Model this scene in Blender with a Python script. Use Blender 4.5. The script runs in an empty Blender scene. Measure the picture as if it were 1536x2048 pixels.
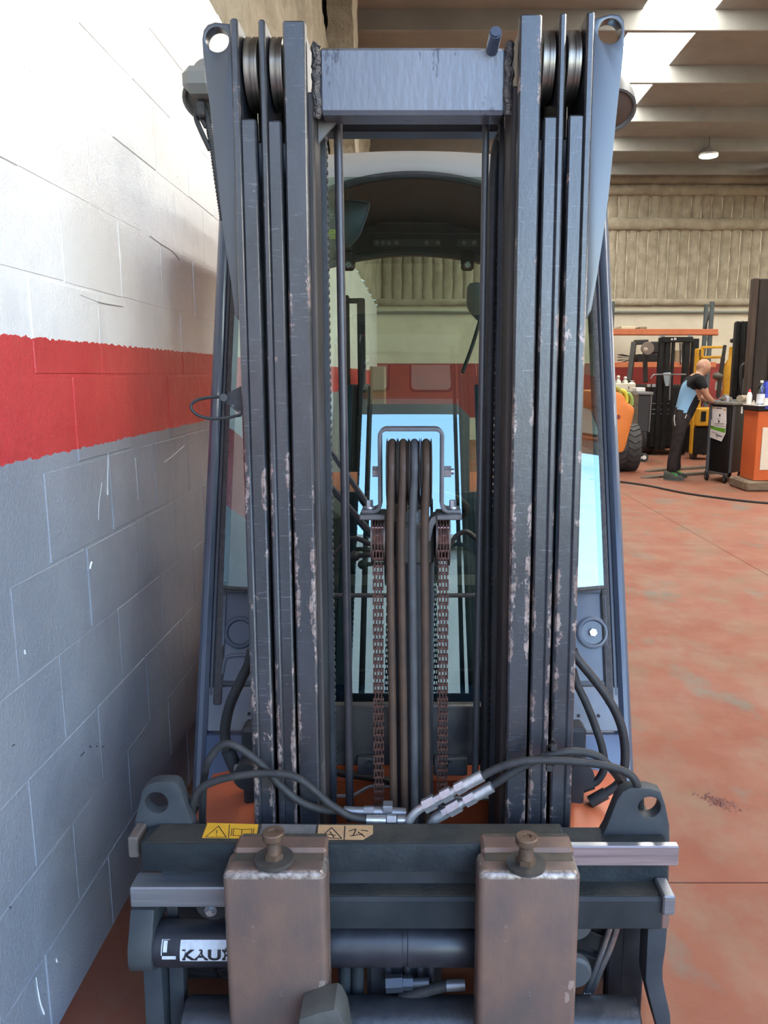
import bpy, bmesh, math, random
from mathutils import Vector, Matrix

random.seed(7)
scene = bpy.context.scene
COL = scene.collection

# ------------------------------------------------------------------ camera
F_PX, PITCH, CAM_H, CX, CY = 1560.0, math.radians(10.0), 1.45, 827.0, 1024.0
cam_data = bpy.data.cameras.new('camera')
cam = bpy.data.objects.new('camera', cam_data)
COL.objects.link(cam)
cam.location = (0, 0, CAM_H)
cam.rotation_euler = (math.pi / 2 - PITCH, 0, 0)
cam_data.sensor_fit = 'VERTICAL'
cam_data.sensor_height = 24.0
cam_data.lens = 24.0 * F_PX / 2048.0
cam_data.shift_x = -(CX - 768.0) / 2048.0
cam_data.clip_start = 0.02
cam_data.clip_end = 400
scene.camera = cam

# ------------------------------------------------------------------ world, sun, exposure
world = bpy.data.worlds.new('sky')
scene.world = world
world.use_nodes = True
wn = world.node_tree
wn.nodes.clear()
w_out = wn.nodes.new('ShaderNodeOutputWorld')
w_bg = wn.nodes.new('ShaderNodeBackground')
w_sky = wn.nodes.new('ShaderNodeTexSky')
w_sky.sky_type = 'NISHITA'
w_sky.sun_disc = False
w_sky.sun_elevation = math.radians(50)
w_sky.sun_rotation = math.radians(25)
w_sky.air_density = 1.0
w_sky.dust_density = 1.2
w_sky.ozone_density = 0.6
wn.links.new(w_sky.outputs[0], w_bg.inputs[0])
w_bg.inputs[1].default_value = 1.0
wn.links.new(w_bg.outputs[0], w_out.inputs[0])

sun_d = bpy.data.lights.new('sun', 'SUN')
sun_d.energy = 6.0
sun_d.angle = math.radians(0.6)
sun_d.color = (1.0, 0.95, 0.86)
sun = bpy.data.objects.new('sun', sun_d)
COL.objects.link(sun)
sun.location = (10, 20, 30)
sun.rotation_euler = Vector((-0.55, -0.65, -0.95)).to_track_quat('-Z', 'Y').to_euler()

scene.view_settings.view_transform = 'Standard'
scene.view_settings.look = 'None'
scene.view_settings.gamma = 1.0
scene.view_settings.use_curve_mapping = False
scene.view_settings.exposure = 1.2
scene.cycles.max_bounces = 5
scene.cycles.diffuse_bounces = 3
scene.cycles.glossy_bounces = 3
scene.cycles.adaptive_threshold = 0.12
scene.cycles.caustics_reflective = False
scene.cycles.caustics_refractive = False
scene.cycles.transparent_max_bounces = 16
scene.cycles.sample_clamp_indirect = 6.0
SKYLIGHT = 10.0

# ------------------------------------------------------------------ pixel -> point on a plane of the place
CP_, SP_ = math.cos(PITCH), math.sin(PITCH)
def ray(px, py):
    xc, yc = (px - CX) / F_PX, (CY - py) / F_PX
    return xc, CP_ + yc * SP_, yc * CP_ - SP_
def P(px, py, Y):
    if py == 0: py = 790          # only x is wanted: eye-level ray
    a, b, c = ray(px, py); t = Y / b
    return Vector((a * t, Y, CAM_H + c * t))
def PZ(px, py, Z):
    a, b, c = ray(px, py); t = (Z - CAM_H) / c
    return Vector((a * t, b * t, Z))
def PL(px, py, y0, k):          # on the leaning plane Y = y0 + k*z
    a, b, c = ray(px, py); t = (y0 + k * CAM_H) / (b - k * c)
    return Vector((a * t, b * t, CAM_H + c * t))
MK = 0.0316                      # mast leans back
MY0 = 1.491 - 0.535 * MK
def MP(px, py, d=0.0): return PL(px, py, MY0 + d, MK)
def ml(x, d, z): return (x, MY0 + d + MK * z, z)

# ------------------------------------------------------------------ materials
MATS = {}
def mat(name, c1, c2=None, scale=8.0, rough=0.5, metal=0.0, bump=0.0, bump_scale=60.0, chip=None, chip_amt=0.0,
        chip_scale=35.0, stretch=(1, 1, 1), spec=0.5, world_co=False, contrast=(0.35, 0.65), rough2=None, coat=0.0):
    if name in MATS: return MATS[name]
    m = bpy.data.materials.new(name); m.use_nodes = True
    nt = m.node_tree; N, L = nt.nodes, nt.links
    b = N['Principled BSDF']
    b.inputs['Roughness'].default_value = rough
    b.inputs['Metallic'].default_value = metal
    b.inputs['Specular IOR Level'].default_value = spec
    b.inputs['Coat Weight'].default_value = coat
    b.inputs['Base Color'].default_value = (*c1, 1)
    if c2 is None and not bump and not chip:
        MATS[name] = m; return m
    if world_co:
        co = N.new('ShaderNodeNewGeometry').outputs['Position']
    else:
        co = N.new('ShaderNodeTexCoord').outputs['Object']
    mp = N.new('ShaderNodeMapping'); mp.inputs['Scale'].default_value = stretch
    L.new(co, mp.inputs['Vector'])
    col = None
    if c2 is not None:
        nz = N.new('ShaderNodeTexNoise'); nz.inputs['Scale'].default_value = scale; nz.inputs['Detail'].default_value = 3
        nz.inputs['Roughness'].default_value = 0.62
        L.new(mp.outputs[0], nz.inputs['Vector'])
        mr = N.new('ShaderNodeMapRange'); mr.inputs[1].default_value, mr.inputs[2].default_value = contrast
        L.new(nz.outputs[0], mr.inputs[0])
        mx = N.new('ShaderNodeMix'); mx.data_type = 'RGBA'
        mx.inputs[6].default_value = (*c1, 1); mx.inputs[7].default_value = (*c2, 1)
        L.new(mr.outputs[0], mx.inputs[0]); col = mx.outputs[2]
        if rough2 is not None:
            rr = N.new('ShaderNodeMapRange'); rr.inputs[3].default_value = rough; rr.inputs[4].default_value = rough2
            L.new(mr.outputs[0], rr.inputs[0]); L.new(rr.outputs[0], b.inputs['Roughness'])
    if chip is not None:
        n2 = N.new('ShaderNodeTexNoise'); n2.inputs['Scale'].default_value = chip_scale; n2.inputs['Detail'].default_value = 4
        n2.inputs['Roughness'].default_value = 0.7
        L.new(mp.outputs[0], n2.inputs['Vector'])
        r2 = N.new('ShaderNodeMapRange'); r2.inputs[1].default_value = 0.72 - chip_amt; r2.inputs[2].default_value = 0.75 - chip_amt
        L.new(n2.outputs[0], r2.inputs[0])
        m2 = N.new('ShaderNodeMix'); m2.data_type = 'RGBA'
        if col is not None: L.new(col, m2.inputs[6])
        else: m2.inputs[6].default_value = (*c1, 1)
        m2.inputs[7].default_value = (*chip, 1)
        L.new(r2.outputs[0], m2.inputs[0]); col = m2.outputs[2]
    if col is not None: L.new(col, b.inputs['Base Color'])
    if bump:
        n3 = N.new('ShaderNodeTexNoise'); n3.inputs['Scale'].default_value = bump_scale; n3.inputs['Detail'].default_value = 2
        L.new(mp.outputs[0], n3.inputs['Vector'])
        bp = N.new('ShaderNodeBump'); bp.inputs['Strength'].default_value = bump; bp.inputs['Distance'].default_value = 0.01
        L.new(n3.outputs[0], bp.inputs['Height']); L.new(bp.outputs[0], b.inputs['Normal'])
    MATS[name] = m
    return m

def rail_mat(name, half, wear):
    """dark blue-grey mast paint, rubbed through to bare tan metal along the flange edges (|x| near half) and in spots"""
    m = bpy.data.materials.new(name); m.use_nodes = True
    nt = m.node_tree; N, L = nt.nodes, nt.links
    b = N['Principled BSDF']; b.inputs['Specular IOR Level'].default_value = 0.85
    tc = N.new('ShaderNodeTexCoord').outputs['Object']
    rnd = N.new('ShaderNodeObjectInfo').outputs['Random']
    sv = N.new('ShaderNodeVectorMath'); sv.operation = 'SCALE'; sv.inputs[0].default_value = (13, 7, 29); L.new(rnd, sv.inputs['Scale'])
    av = N.new('ShaderNodeVectorMath'); av.operation = 'ADD'; L.new(tc, av.inputs[0]); L.new(sv.outputs[0], av.inputs[1]); tco = av.outputs[0]
    def noise(sc, st=(1, 1, 1), det=6, ro=.62):
        mp = N.new('ShaderNodeMapping'); mp.inputs['Scale'].default_value = st; L.new(tco, mp.inputs['Vector'])
        n = N.new('ShaderNodeTexNoise'); n.inputs['Scale'].default_value = sc; n.inputs['Detail'].default_value = det
        n.inputs['Roughness'].default_value = ro
        L.new(mp.outputs[0], n.inputs['Vector']); return n.outputs[0]
    def math_(op, a, b_):
        n = N.new('ShaderNodeMath'); n.operation = op
        for i, v in enumerate((a, b_)):
            if isinstance(v, (int, float)): n.inputs[i].default_value = v
            else: L.new(v, n.inputs[i])
        return n.outputs[0]
    def rng(v, a, b_, c=0., d=1.):
        n = N.new('ShaderNodeMapRange')
        n.inputs[1].default_value, n.inputs[2].default_value, n.inputs[3].default_value, n.inputs[4].default_value = a, b_, c, d
        L.new(v, n.inputs[0]); return n.outputs[0]
    def mix(f, c1, c2):
        n = N.new('ShaderNodeMix'); n.data_type = 'RGBA'; L.new(f, n.inputs[0])
        for i, c in ((6, c1), (7, c2)):
            if isinstance(c, tuple): n.inputs[i].default_value = (*c, 1)
            else: L.new(c, n.inputs[i])
        return n.outputs[2]
    sx = N.new('ShaderNodeSeparateXYZ'); L.new(tc, sx.inputs[0])
    ax = N.new('ShaderNodeMath'); ax.operation = 'ABSOLUTE'; L.new(sx.outputs[0], ax.inputs[0])
    edge = rng(ax.outputs[0], half * 0.35, half * 1.0)
    zz = rng(sx.outputs[2], -0.1, 0.55, 1.0, 0.3)          # handled more, lower down
    big = rng(noise(6.0, (1, 1, 1.0), 5), 0.50, 0.66)
    fine = noise(95, (1, 1, .6), 5, .78)
    amt = math_('MULTIPLY', math_('MULTIPLY', edge, big), zz)
    amt = math_('ADD', math_('MULTIPLY', amt, wear * 2.4), math_('MULTIPLY', rng(noise(14, (1, 1, .8), 6), .58, .70), .2))
    amt = math_('MINIMUM', amt, .235)
    chips = rng(math_('ADD', fine, amt), 0.69, 0.76)
    base = mix(rng(noise(9, (1, 1, .5)), .35, .65), (.014, .015, .019), (.036, .038, .046))
    scr = rng(noise(60, (.35, 1, 5.0), 5, .7), 0.60, 0.70)
    base = mix(math_('MULTIPLY', scr, .55), base, (.20, .21, .25))
    col = mix(chips, base, mix(rng(noise(30), .4, .6), (.20, .135, .115), (.36, .28, .25)))
    L.new(col, b.inputs['Base Color'])
    L.new(rng(chips, 0, 1, .29, .45), b.inputs['Roughness'])
    L.new(rng(chips, 0, 1, 0, .35), b.inputs['Metallic'])
    bp = N.new('ShaderNodeBump'); bp.inputs['Strength'].default_value = 0.25; bp.inputs['Distance'].default_value = 0.002
    L.new(fine, bp.inputs['Height']); L.new(bp.outputs[0], b.inputs['Normal'])
    return m

def glass_mat(name, tint, refl, rough=0.0):
    m = bpy.data.materials.new(name); m.use_nodes = True
    nt = m.node_tree; N, L = nt.nodes, nt.links
    N.clear()
    out = N.new('ShaderNodeOutputMaterial')
    tr = N.new('ShaderNodeBsdfTransparent'); tr.inputs[0].default_value = (*tint, 1)
    gl = N.new('ShaderNodeBsdfGlossy'); gl.inputs['Roughness'].default_value = rough
    gl.inputs[0].default_value = (.68, .93, 1, 1)
    fr = N.new('ShaderNodeFresnel'); fr.inputs[0].default_value = 1.5
    ad = N.new('ShaderNodeMath'); ad.operation = 'ADD'; ad.use_clamp = True; ad.inputs[1].default_value = refl
    mx = N.new('ShaderNodeMixShader')
    L.new(fr.outputs[0], ad.inputs[0]); L.new(ad.outputs[0], mx.inputs[0])
    L.new(tr.outputs[0], mx.inputs[1]); L.new(gl.outputs[0], mx.inputs[2]); L.new(mx.outputs[0], out.inputs[0])
    MATS[name] = m
    return m

def emit_mat(name, color, strength):
    m = bpy.data.materials.new(name); m.use_nodes = True
    nt = m.node_tree; nt.nodes.clear()
    o = nt.nodes.new('ShaderNodeOutputMaterial'); e = nt.nodes.new('ShaderNodeEmission')
    e.inputs[0].default_value = (*color, 1); e.inputs[1].default_value = strength
    nt.links.new(e.outputs[0], o.inputs[0]); return m

# ------------------------------------------------------------------ mesh collector
WLOC = {}
def catmull(pts, n=6):
    pts = [Vector(p) for p in pts]
    if len(pts) < 3 or n <= 1: return pts
    out = []
    ext = [pts[0] * 2 - pts[1]] + pts + [pts[-1] * 2 - pts[-2]]
    for i in range(len(pts) - 1):
        p0, p1, p2, p3 = ext[i:i + 4]
        for k in range(n):
            t = k / n
            out.append(0.5 * ((2 * p1) + (p2 - p0) * t + (2 * p0 - 5 * p1 + 4 * p2 - p3) * t * t + (3 * p1 - p0 - 3 * p2 + p3) * t ** 3))
    out.append(pts[-1])
    return out

class MB:
    def __init__(self): self.v, self.f, self.mi = [], [], []
    def add(self, vs, fs, mi=0):
        o = len(self.v); self.v += [tuple(p) for p in vs]
        for f in fs: self.f.append(tuple(i + o for i in f)); self.mi.append(mi)
        return self
    def box(self, x0, x1, y0, y1, z0, z1, c=0.0, fn=None, mi=0):
        if x0 > x1: x0, x1 = x1, x0
        if y0 > y1: y0, y1 = y1, y0
        if z0 > z1: z0, z1 = z1, z0
        c = min(c, (x1 - x0) * .49, (y1 - y0) * .49, (z1 - z0) * .49)
        fn = fn or (lambda x, y, z: (x, y, z))
        X, Y, Z = (x0, x1), (y0, y1), (z0, z1)
        if c <= 0:
            vs = [fn(X[i], Y[j], Z[k]) for i in (0, 1) for j in (0, 1) for k in (0, 1)]
            fs = [(0, 1, 3, 2), (4, 6, 7, 5), (0, 4, 5, 1), (2, 3, 7, 6), (0, 2, 6, 4), (1, 5, 7, 3)]
            return self.add(vs, fs, mi)
        vs, idx = [], {}
        for i in (0, 1):
            for j in (0, 1):
                for k in (0, 1):
                    for a in range(3):
                        p = [X[i] + (c if i == 0 else -c), Y[j] + (c if j == 0 else -c), Z[k] + (c if k == 0 else -c)]
                        p[a] = (X[i], Y[j], Z[k])[a]
                        idx[(i, j, k, a)] = len(vs); vs.append(fn(*p))
        fs = []
        for s in (0, 1):
            q = [idx[(s, 0, 0, 0)], idx[(s, 1, 0, 0)], idx[(s, 1, 1, 0)], idx[(s, 0, 1, 0)]]; fs.append(q if s else q[::-1])
            q = [idx[(0, s, 0, 1)], idx[(0, s, 1, 1)], idx[(1, s, 1, 1)], idx[(1, s, 0, 1)]]; fs.append(q if s else q[::-1])
            q = [idx[(0, 0, s, 2)], idx[(1, 0, s, 2)], idx[(1, 1, s, 2)], idx[(0, 1, s, 2)]]; fs.append(q if s else q[::-1])
        for a in (0, 1):
            for b in (0, 1):
                q = [idx[(a, b, 0, 0)], idx[(a, b, 1, 0)], idx[(a, b, 1, 1)], idx[(a, b, 0, 1)]]; fs.append(q if (a + b) % 2 else q[::-1])
                q = [idx[(a, 0, b, 0)], idx[(a, 1, b, 0)], idx[(a, 1, b, 2)], idx[(a, 0, b, 2)]]; fs.append(q[::-1] if (a + b) % 2 else q)
                q = [idx[(0, a, b, 1)], idx[(1, a, b, 1)], idx[(1, a, b, 2)], idx[(0, a, b, 2)]]; fs.append(q if (a + b) % 2 else q[::-1])
        for i in (0, 1):
            for j in (0, 1):
                for k in (0, 1):
                    q = [idx[(i, j, k, a)] for a in range(3)]; fs.append(q if (i + j + k) % 2 else q[::-1])
        return self.add(vs, fs, mi)
    def obox(self, center, size, rot, c=0.0, mi=0):
        """box turned by a 3x3/Euler about its centre"""
        M = rot if isinstance(rot, Matrix) else Matrix.Rotation(rot[0], 3, 'X') if False else rot
        cx = Vector(center)
        return self.box(-size[0] / 2, size[0] / 2, -size[1] / 2, size[1] / 2, -size[2] / 2, size[2] / 2, c,
                        lambda x, y, z: tuple(cx + M @ Vector((x, y, z))), mi)
    def bar(self, p0, p1, w, h, c=0.0, up=(0, 0, 1), mi=0):
        """rectangular bar from p0 to p1, w across, h along 'up'"""
        p0, p1 = Vector(p0), Vector(p1); d = p1 - p0; ln = d.length; d.normalize()
        s = d.cross(Vector(up)); s.normalize(); u = s.cross(d)
        return self.box(0, ln, -w / 2, w / 2, -h / 2, h / 2, c, lambda x, y, z: tuple(p0 + d * x + s * y + u * z), mi)
    def tube(self, pts, r, n=10, smooth=6, cap=True, mi=0):
        pts = catmull(pts, smooth) if smooth > 1 else [Vector(p) for p in pts]
        rs = r if isinstance(r, (list, tuple)) else None
        t0 = (pts[1] - pts[0]).normalized()
        u = t0.orthogonal().normalized(); vs = []
        for i, p in enumerate(pts):
            t = (pts[min(i + 1, len(pts) - 1)] - pts[max(i - 1, 0)]).normalized()
            u = (u - t * u.dot(t)).normalized(); w = t.cross(u)
            rr = rs[int(round(i * (len(rs) - 1) / (len(pts) - 1)))] if rs else r
            for k in range(n):
                a = 2 * math.pi * k / n
                vs.append(p + (u * math.cos(a) + w * math.sin(a)) * rr)
        fs = [(i * n + k, i * n + (k + 1) % n, (i + 1) * n + (k + 1) % n, (i + 1) * n + k) for i in range(len(pts) - 1) for k in range(n)]
        if cap: fs += [tuple(range(n))[::-1], tuple(range((len(pts) - 1) * n, len(pts) * n))]
        return self.add(vs, fs, mi)
    def cyl(self, p0, p1, r, n=20, mi=0, r1=None):
        p0, p1 = Vector(p0), Vector(p1)
        return self.lathe(p0, p1 - p0, [(0, r), (1, r if r1 is None else r1)], n, mi)
    def lathe(self, base, axis, prof, n=20, mi=0, cap=True):
        """prof: (fraction along axis, radius)"""
        base, axis = Vector(base), Vector(axis); t = axis.normalized(); u = t.orthogonal().normalized(); w = t.cross(u)
        vs = [base + axis * h + (u * math.cos(2 * math.pi * k / n) + w * math.sin(2 * math.pi * k / n)) * r for h, r in prof for k in range(n)]
        m = len(prof)
        fs = [(i * n + k, i * n + (k + 1) % n, (i + 1) * n + (k + 1) % n, (i + 1) * n + k) for i in range(m - 1) for k in range(n)]
        if cap: fs += [tuple(range(n))[::-1], tuple(range((m - 1) * n, m * n))]
        return self.add(vs, fs, mi)
    def hexnut(self, p0, p1, r, mi=0): return self.cyl(p0, p1, r, 6, mi)
    def plate(self, outer, thick, holes=(), fn=None, mi=0, bev=0.0):
        """flat plate: outline in (a,b), extruded by thick; fn(a,b,t) -> point"""
        bm = bmesh.new()
        loops = [outer] + [[(cx + r * math.cos(2 * math.pi * k / 28), cy + r * math.sin(2 * math.pi * k / 28)) for k in range(28)] for cx, cy, r in holes]
        es = []
        for lp in loops:
            vv = [bm.verts.new((a, b, 0)) for a, b in lp]
            es += [bm.edges.new((vv[i], vv[(i + 1) % len(vv)])) for i in range(len(vv))]
        bmesh.ops.triangle_fill(bm, use_beauty=True, use_dissolve=False, edges=es, normal=(0, 0, 1))
        r = bmesh.ops.extrude_face_region(bm, geom=bm.faces[:])
        for g in r['geom']:
            if isinstance(g, bmesh.types.BMVert): g.co.z += thick
        bmesh.ops.recalc_face_normals(bm, faces=bm.faces[:])
        if bev:
            bb = [e for e in bm.edges if len(e.link_faces) == 2 and e.calc_face_angle(0) > 1.0]
            bmesh.ops.bevel(bm, geom=bb, offset=bev, segments=2, profile=.6, affect='EDGES')
        bm.verts.index_update()
        fn = fn or (lambda a, b, t: (a, t, b))
        self.add([fn(*v.co) for v in bm.verts], [[v.index for v in f.verts] for f in bm.faces], mi)
        bm.free(); return self
    def grid(self, nu, nv, fn, mi=0, wrap=False):
        vs = [fn(i / nu, j / nv) for i in range(nu + 1) for j in range(nv + 1)]
        fs = [(i * (nv + 1) + j, (i + 1) * (nv + 1) + j, (i + 1) * (nv + 1) + j + 1, i * (nv + 1) + j + 1) for i in range(nu) for j in range(nv)]
        return self.add(vs, fs, mi)
    def sphere(self, c, r, nu=14, nv=8, mi=0):
        c = Vector(c); r = Vector((r, r, r)) if isinstance(r, (int, float)) else Vector(r)
        prof = [(c + Vector((r.x * math.sin(math.pi * j / nv) * math.cos(2 * math.pi * k / nu), r.y * math.sin(math.pi * j / nv) * math.sin(2 * math.pi * k / nu), r.z * math.cos(math.pi * j / nv)))) for j in range(nv + 1) for k in range(nu)]
        fs = [(j * nu + k, (j + 1) * nu + k, (j + 1) * nu + (k + 1) % nu, j * nu + (k + 1) % nu) for j in range(nv) for k in range(nu)]
        return self.add(prof, fs, mi)
    def mesh(self, name, mats, origin, angle=35):
        me = bpy.data.meshes.new(name)
        me.from_pydata([(p[0] - origin[0], p[1] - origin[1], p[2] - origin[2]) for p in self.v], [], self.f)
        for m in mats: me.materials.append(m)
        if len(mats) > 1: me.polygons.foreach_set('material_index', self.mi)
        bm = bmesh.new(); bm.from_mesh(me)
        bmesh.ops.remove_doubles(bm, verts=bm.verts[:], dist=1e-6)
        bmesh.ops.recalc_face_normals(bm, faces=bm.faces[:])
        bm.to_mesh(me); bm.free()
        me.polygons.foreach_set('use_smooth', [True] * len(me.polygons))
        me.set_sharp_from_angle(angle=math.radians(angle))
        me.update()
        return me
    def build(self, name, mats, parent=None, origin=None, angle=35):
        if not isinstance(mats, (list, tuple)): mats = [mats]
        if origin is None:
            lo = [min(p[i] for p in self.v) for i in range(3)]; hi = [max(p[i] for p in self.v) for i in range(3)]
            origin = ((lo[0] + hi[0]) / 2, (lo[1] + hi[1]) / 2, lo[2] if parent is None else (lo[2] + hi[2]) / 2)
        return place(name, self.mesh(name, mats, origin, angle), origin, parent)

def place(name, data, origin, parent=None):
    o = bpy.data.objects.new(name, data); COL.objects.link(o)
    w = Vector(origin); WLOC[o] = w
    if parent is not None:
        o.parent = parent; o.location = w - WLOC[parent]
    else: o.location = w
    return o

def tag(o, label, cat, group=None, kind=None):
    o['label'] = label; o['category'] = cat
    if group: o['group'] = group
    if kind: o['kind'] = kind
    return o
def thing(name, loc, label, cat, group=None):
    o = place(name, None, loc); o.empty_display_size = 0.2
    return tag(o, label, cat, group)
def part_label(o, s): o['label'] = s; return o

def text_geo(s, size, bold=0.0):
    """flat lettering as (verts2d, faces), origin at lower left"""
    cu = bpy.data.curves.new('lettering', 'FONT'); cu.body = s; cu.size = size; cu.offset = bold; cu.resolution_u = 3
    ob = bpy.data.objects.new('lettering', cu); COL.objects.link(ob)
    dg = bpy.context.evaluated_depsgraph_get(); dg.update()
    me = bpy.data.meshes.new_from_object(ob.evaluated_get(dg))
    v = [(p.co.x, p.co.y) for p in me.vertices]; f = [tuple(p.vertices) for p in me.polygons]
    bpy.data.objects.remove(ob); bpy.data.curves.remove(cu); bpy.data.meshes.remove(me)
    return v, f
# ================================================================== the hall
from mathutils import noise as mnoise
Y_FAR, X_L, X_R, Z_C, Y_FRONT = 17.6, -0.802, 9.0, 5.72, -1.2

def wall_paint():
    m = bpy.data.materials.new('wall_paint_bands'); m.use_nodes = True
    nt = m.node_tree; N, L = nt.nodes, nt.links; b = N['Principled BSDF']
    b.inputs['Roughness'].default_value = 0.33
    g = N.new('ShaderNodeNewGeometry').outputs['Position']
    sp = N.new('ShaderNodeSeparateXYZ'); L.new(g, sp.inputs[0])
    n = N.new('ShaderNodeTexNoise'); n.inputs['Scale'].default_value = 45; n.inputs['Detail'].default_value = 5; L.new(g, n.inputs['Vector'])
    wob = N.new('ShaderNodeMath'); wob.operation = 'MULTIPLY_ADD'; wob.inputs[1].default_value = 0.022
    L.new(n.outputs[0], wob.inputs[0]); L.new(sp.outputs[2], wob.inputs[2])
    def step(z):
        s = N.new('ShaderNodeMath'); s.operation = 'GREATER_THAN'; s.inputs[1].default_value = z + .011; L.new(wob.outputs[0], s.inputs[0]); return s.outputs[0]
    def mix(f, c1, c2):
        x = N.new('ShaderNodeMix'); x.data_type = 'RGBA'; L.new(f, x.inputs[0])
        for i, c in ((6, c1), (7, c2)):
            if isinstance(c, tuple): x.inputs[i].default_value = (*c, 1)
            else: L.new(c, x.inputs[i])
        return x.outputs[2]
    def thr(sc, lo, hi, st=(1, 1, 1)):
        mp = N.new('ShaderNodeMapping'); mp.inputs['Scale'].default_value = st; L.new(g, mp.inputs['Vector'])
        q = N.new('ShaderNodeTexNoise'); q.inputs['Scale'].default_value = sc; q.inputs['Detail'].default_value = 4; L.new(mp.outputs[0], q.inputs['Vector'])
        r = N.new('ShaderNodeMapRange'); r.inputs[1].default_value = lo; r.inputs[2].default_value = hi; L.new(q.outputs[0], r.inputs[0]); return r.outputs[0]
    grey = mix(thr(3, .35, .7), (.23, .258, .305), (.285, .31, .35))
    grey = mix(thr(160, .73, .76), grey, (.62, .64, .66))
    red = mix(thr(6, .35, .7), (.55, .045, .048), (.63, .062, .062))
    red = mix(thr(150, .72, .75), red, (.85, .35, .33))
    white = mix(thr(9, .55, .8), (.83, .83, .82), (.74, .74, .74))
    white = mix(thr(40, .73, .76, (1, 2, .6)), white, (.45, .45, .46))
    c = mix(step(1.275), grey, red); c = mix(step(1.528), c, white)
    L.new(c, b.inputs['Base Color'])
    n2 = N.new('ShaderNodeTexNoise'); n2.inputs['Scale'].default_value = 190; n2.inputs['Detail'].default_value = 2; L.new(g, n2.inputs['Vector'])
    n3 = N.new('ShaderNodeTexNoise'); n3.inputs['Scale'].default_value = 14; n3.inputs['Detail'].default_value = 3; L.new(g, n3.inputs['Vector'])
    ad = N.new('ShaderNodeMath'); ad.operation = 'MULTIPLY_ADD'; ad.inputs[1].default_value = 2.4; L.new(n3.outputs[0], ad.inputs[0]); L.new(n2.outputs[0], ad.inputs[2])
    bp = N.new('ShaderNodeBump'); bp.inputs['Strength'].default_value = 0.32; bp.inputs['Distance'].default_value = 0.006
    L.new(ad.outputs[0], bp.inputs['Height']); L.new(bp.outputs[0], b.inputs['Normal'])
    return m
M_WALL = wall_paint()
M_FOAM = mat('sprayed_foam', (.36, .325, .25), (.26, .23, .17), 5, rough=.85, bump=1.0, bump_scale=38, world_co=True)
M_CONC = mat('ceiling_concrete', (.28, .283, .265), (.235, .237, .222), 2.0, rough=.8, bump=.1, world_co=True)
M_WHITE_WALL = mat('far_white_paint', (.66, .62, .50), (.58, .54, .43), 1.5, rough=.6, world_co=True)
M_RED_WALL = mat('far_red_paint', (.33, .035, .035), (.24, .03, .03), 2.0, rough=.5, world_co=True)

def floor_paint():
    m = bpy.data.materials.new('worn_red_floor_paint'); m.use_nodes = True
    nt = m.node_tree; N, L = nt.nodes, nt.links; b = N['Principled BSDF']
    g = N.new('ShaderNodeNewGeometry').outputs['Position']
    def thr(sc, lo, hi, st=(1, 1, 1), det=7, rot=0):
        mp = N.new('ShaderNodeMapping'); mp.inputs['Scale'].default_value = st; mp.inputs['Rotation'].default_value = (0, 0, rot); L.new(g, mp.inputs['Vector'])
        q = N.new('ShaderNodeTexNoise'); q.inputs['Scale'].default_value = sc; q.inputs['Detail'].default_value = min(det, 5); q.inputs['Roughness'].default_value = .62; L.new(mp.outputs[0], q.inputs['Vector'])
        r = N.new('ShaderNodeMapRange'); r.inputs[1].default_value = lo; r.inputs[2].default_value = hi; L.new(q.outputs[0], r.inputs[0]); return r.outputs[0]
    def mix(f, c1, c2):
        x = N.new('ShaderNodeMix'); x.data_type = 'RGBA'; L.new(f, x.inputs[0])
        for i, c in ((6, c1), (7, c2)):
            if isinstance(c, tuple): x.inputs[i].default_value = (*c, 1)
            else: L.new(c, x.inputs[i])
        return x.outputs[2]
    c = mix(thr(1.6, .36, .62), (.24, .085, .045), (.21, .06, .031))
    c = mix(thr(3.2, .46, .66, (1, .6, 1), 8, .4), c, (.205, .11, .068))
    c = mix(thr(1.9, .56, .67, (1.3, .7, 1), 8, .5), c, (.15, .118, .09))
    c = mix(thr(22, .70, .76, (.35, 1.6, 1), 6, .35), c, (.16, .10, .075))
    c = mix(thr(55, .735, .76, (.5, 1.2, 1), 5), c, (.66, .55, .44))
    L.new(c, b.inputs['Base Color'])
    rr = N.new('ShaderNodeMapRange'); rr.inputs[3].default_value = .55; rr.inputs[4].default_value = .75
    L.new(thr(2.5, .4, .6), rr.inputs[0]); L.new(rr.outputs[0], b.inputs['Roughness'])
    n2 = N.new('ShaderNodeTexNoise'); n2.inputs['Scale'].default_value = 90; n2.inputs['Detail'].default_value = 2; L.new(g, n2.inputs['Vector'])
    bp = N.new('ShaderNodeBump'); bp.inputs['Strength'].default_value = 0.12; bp.inputs['Distance'].default_value = 0.004
    L.new(n2.outputs[0], bp.inputs['Height']); L.new(bp.outputs[0], b.inputs['Normal'])
    return m
M_FLOOR = floor_paint()

# floor: slabs with open joints over a dark bed
fl = MB().box(X_L - .2, X_R + .2, Y_FRONT, Y_FAR + .2, -.2, -.006).build('floor', mat('joint_dirt', (.10, .07, .055), rough=.9))
tag(fl, 'worn brick-red painted workshop floor with joints and grey scuffs', 'floor', kind='structure')
xs = [X_L - .2, 2.6, 7.1, X_R + .2]; ys = [Y_FRONT, 2.04, 6.6, 11.2, 15.8, Y_FAR + .2]
for i in range(len(xs) - 1):
    for j in range(len(ys) - 1):
        g = .0022
        MB().box(xs[i] + g, xs[i + 1] - g, ys[j] + g, ys[j + 1] - g, -.05, 0, .0015).build('floor_slab', M_FLOOR, fl)
og = MB().box(-40, 40, -70, Y_FRONT - .002, -.2, -.004).build('ground_outside', mat('yard_concrete', (.13, .125, .115), (.10, .098, .092), 1.2, rough=.8, world_co=True))
tag(og, 'pale concrete yard outside the open door', 'ground', kind='structure')

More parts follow.
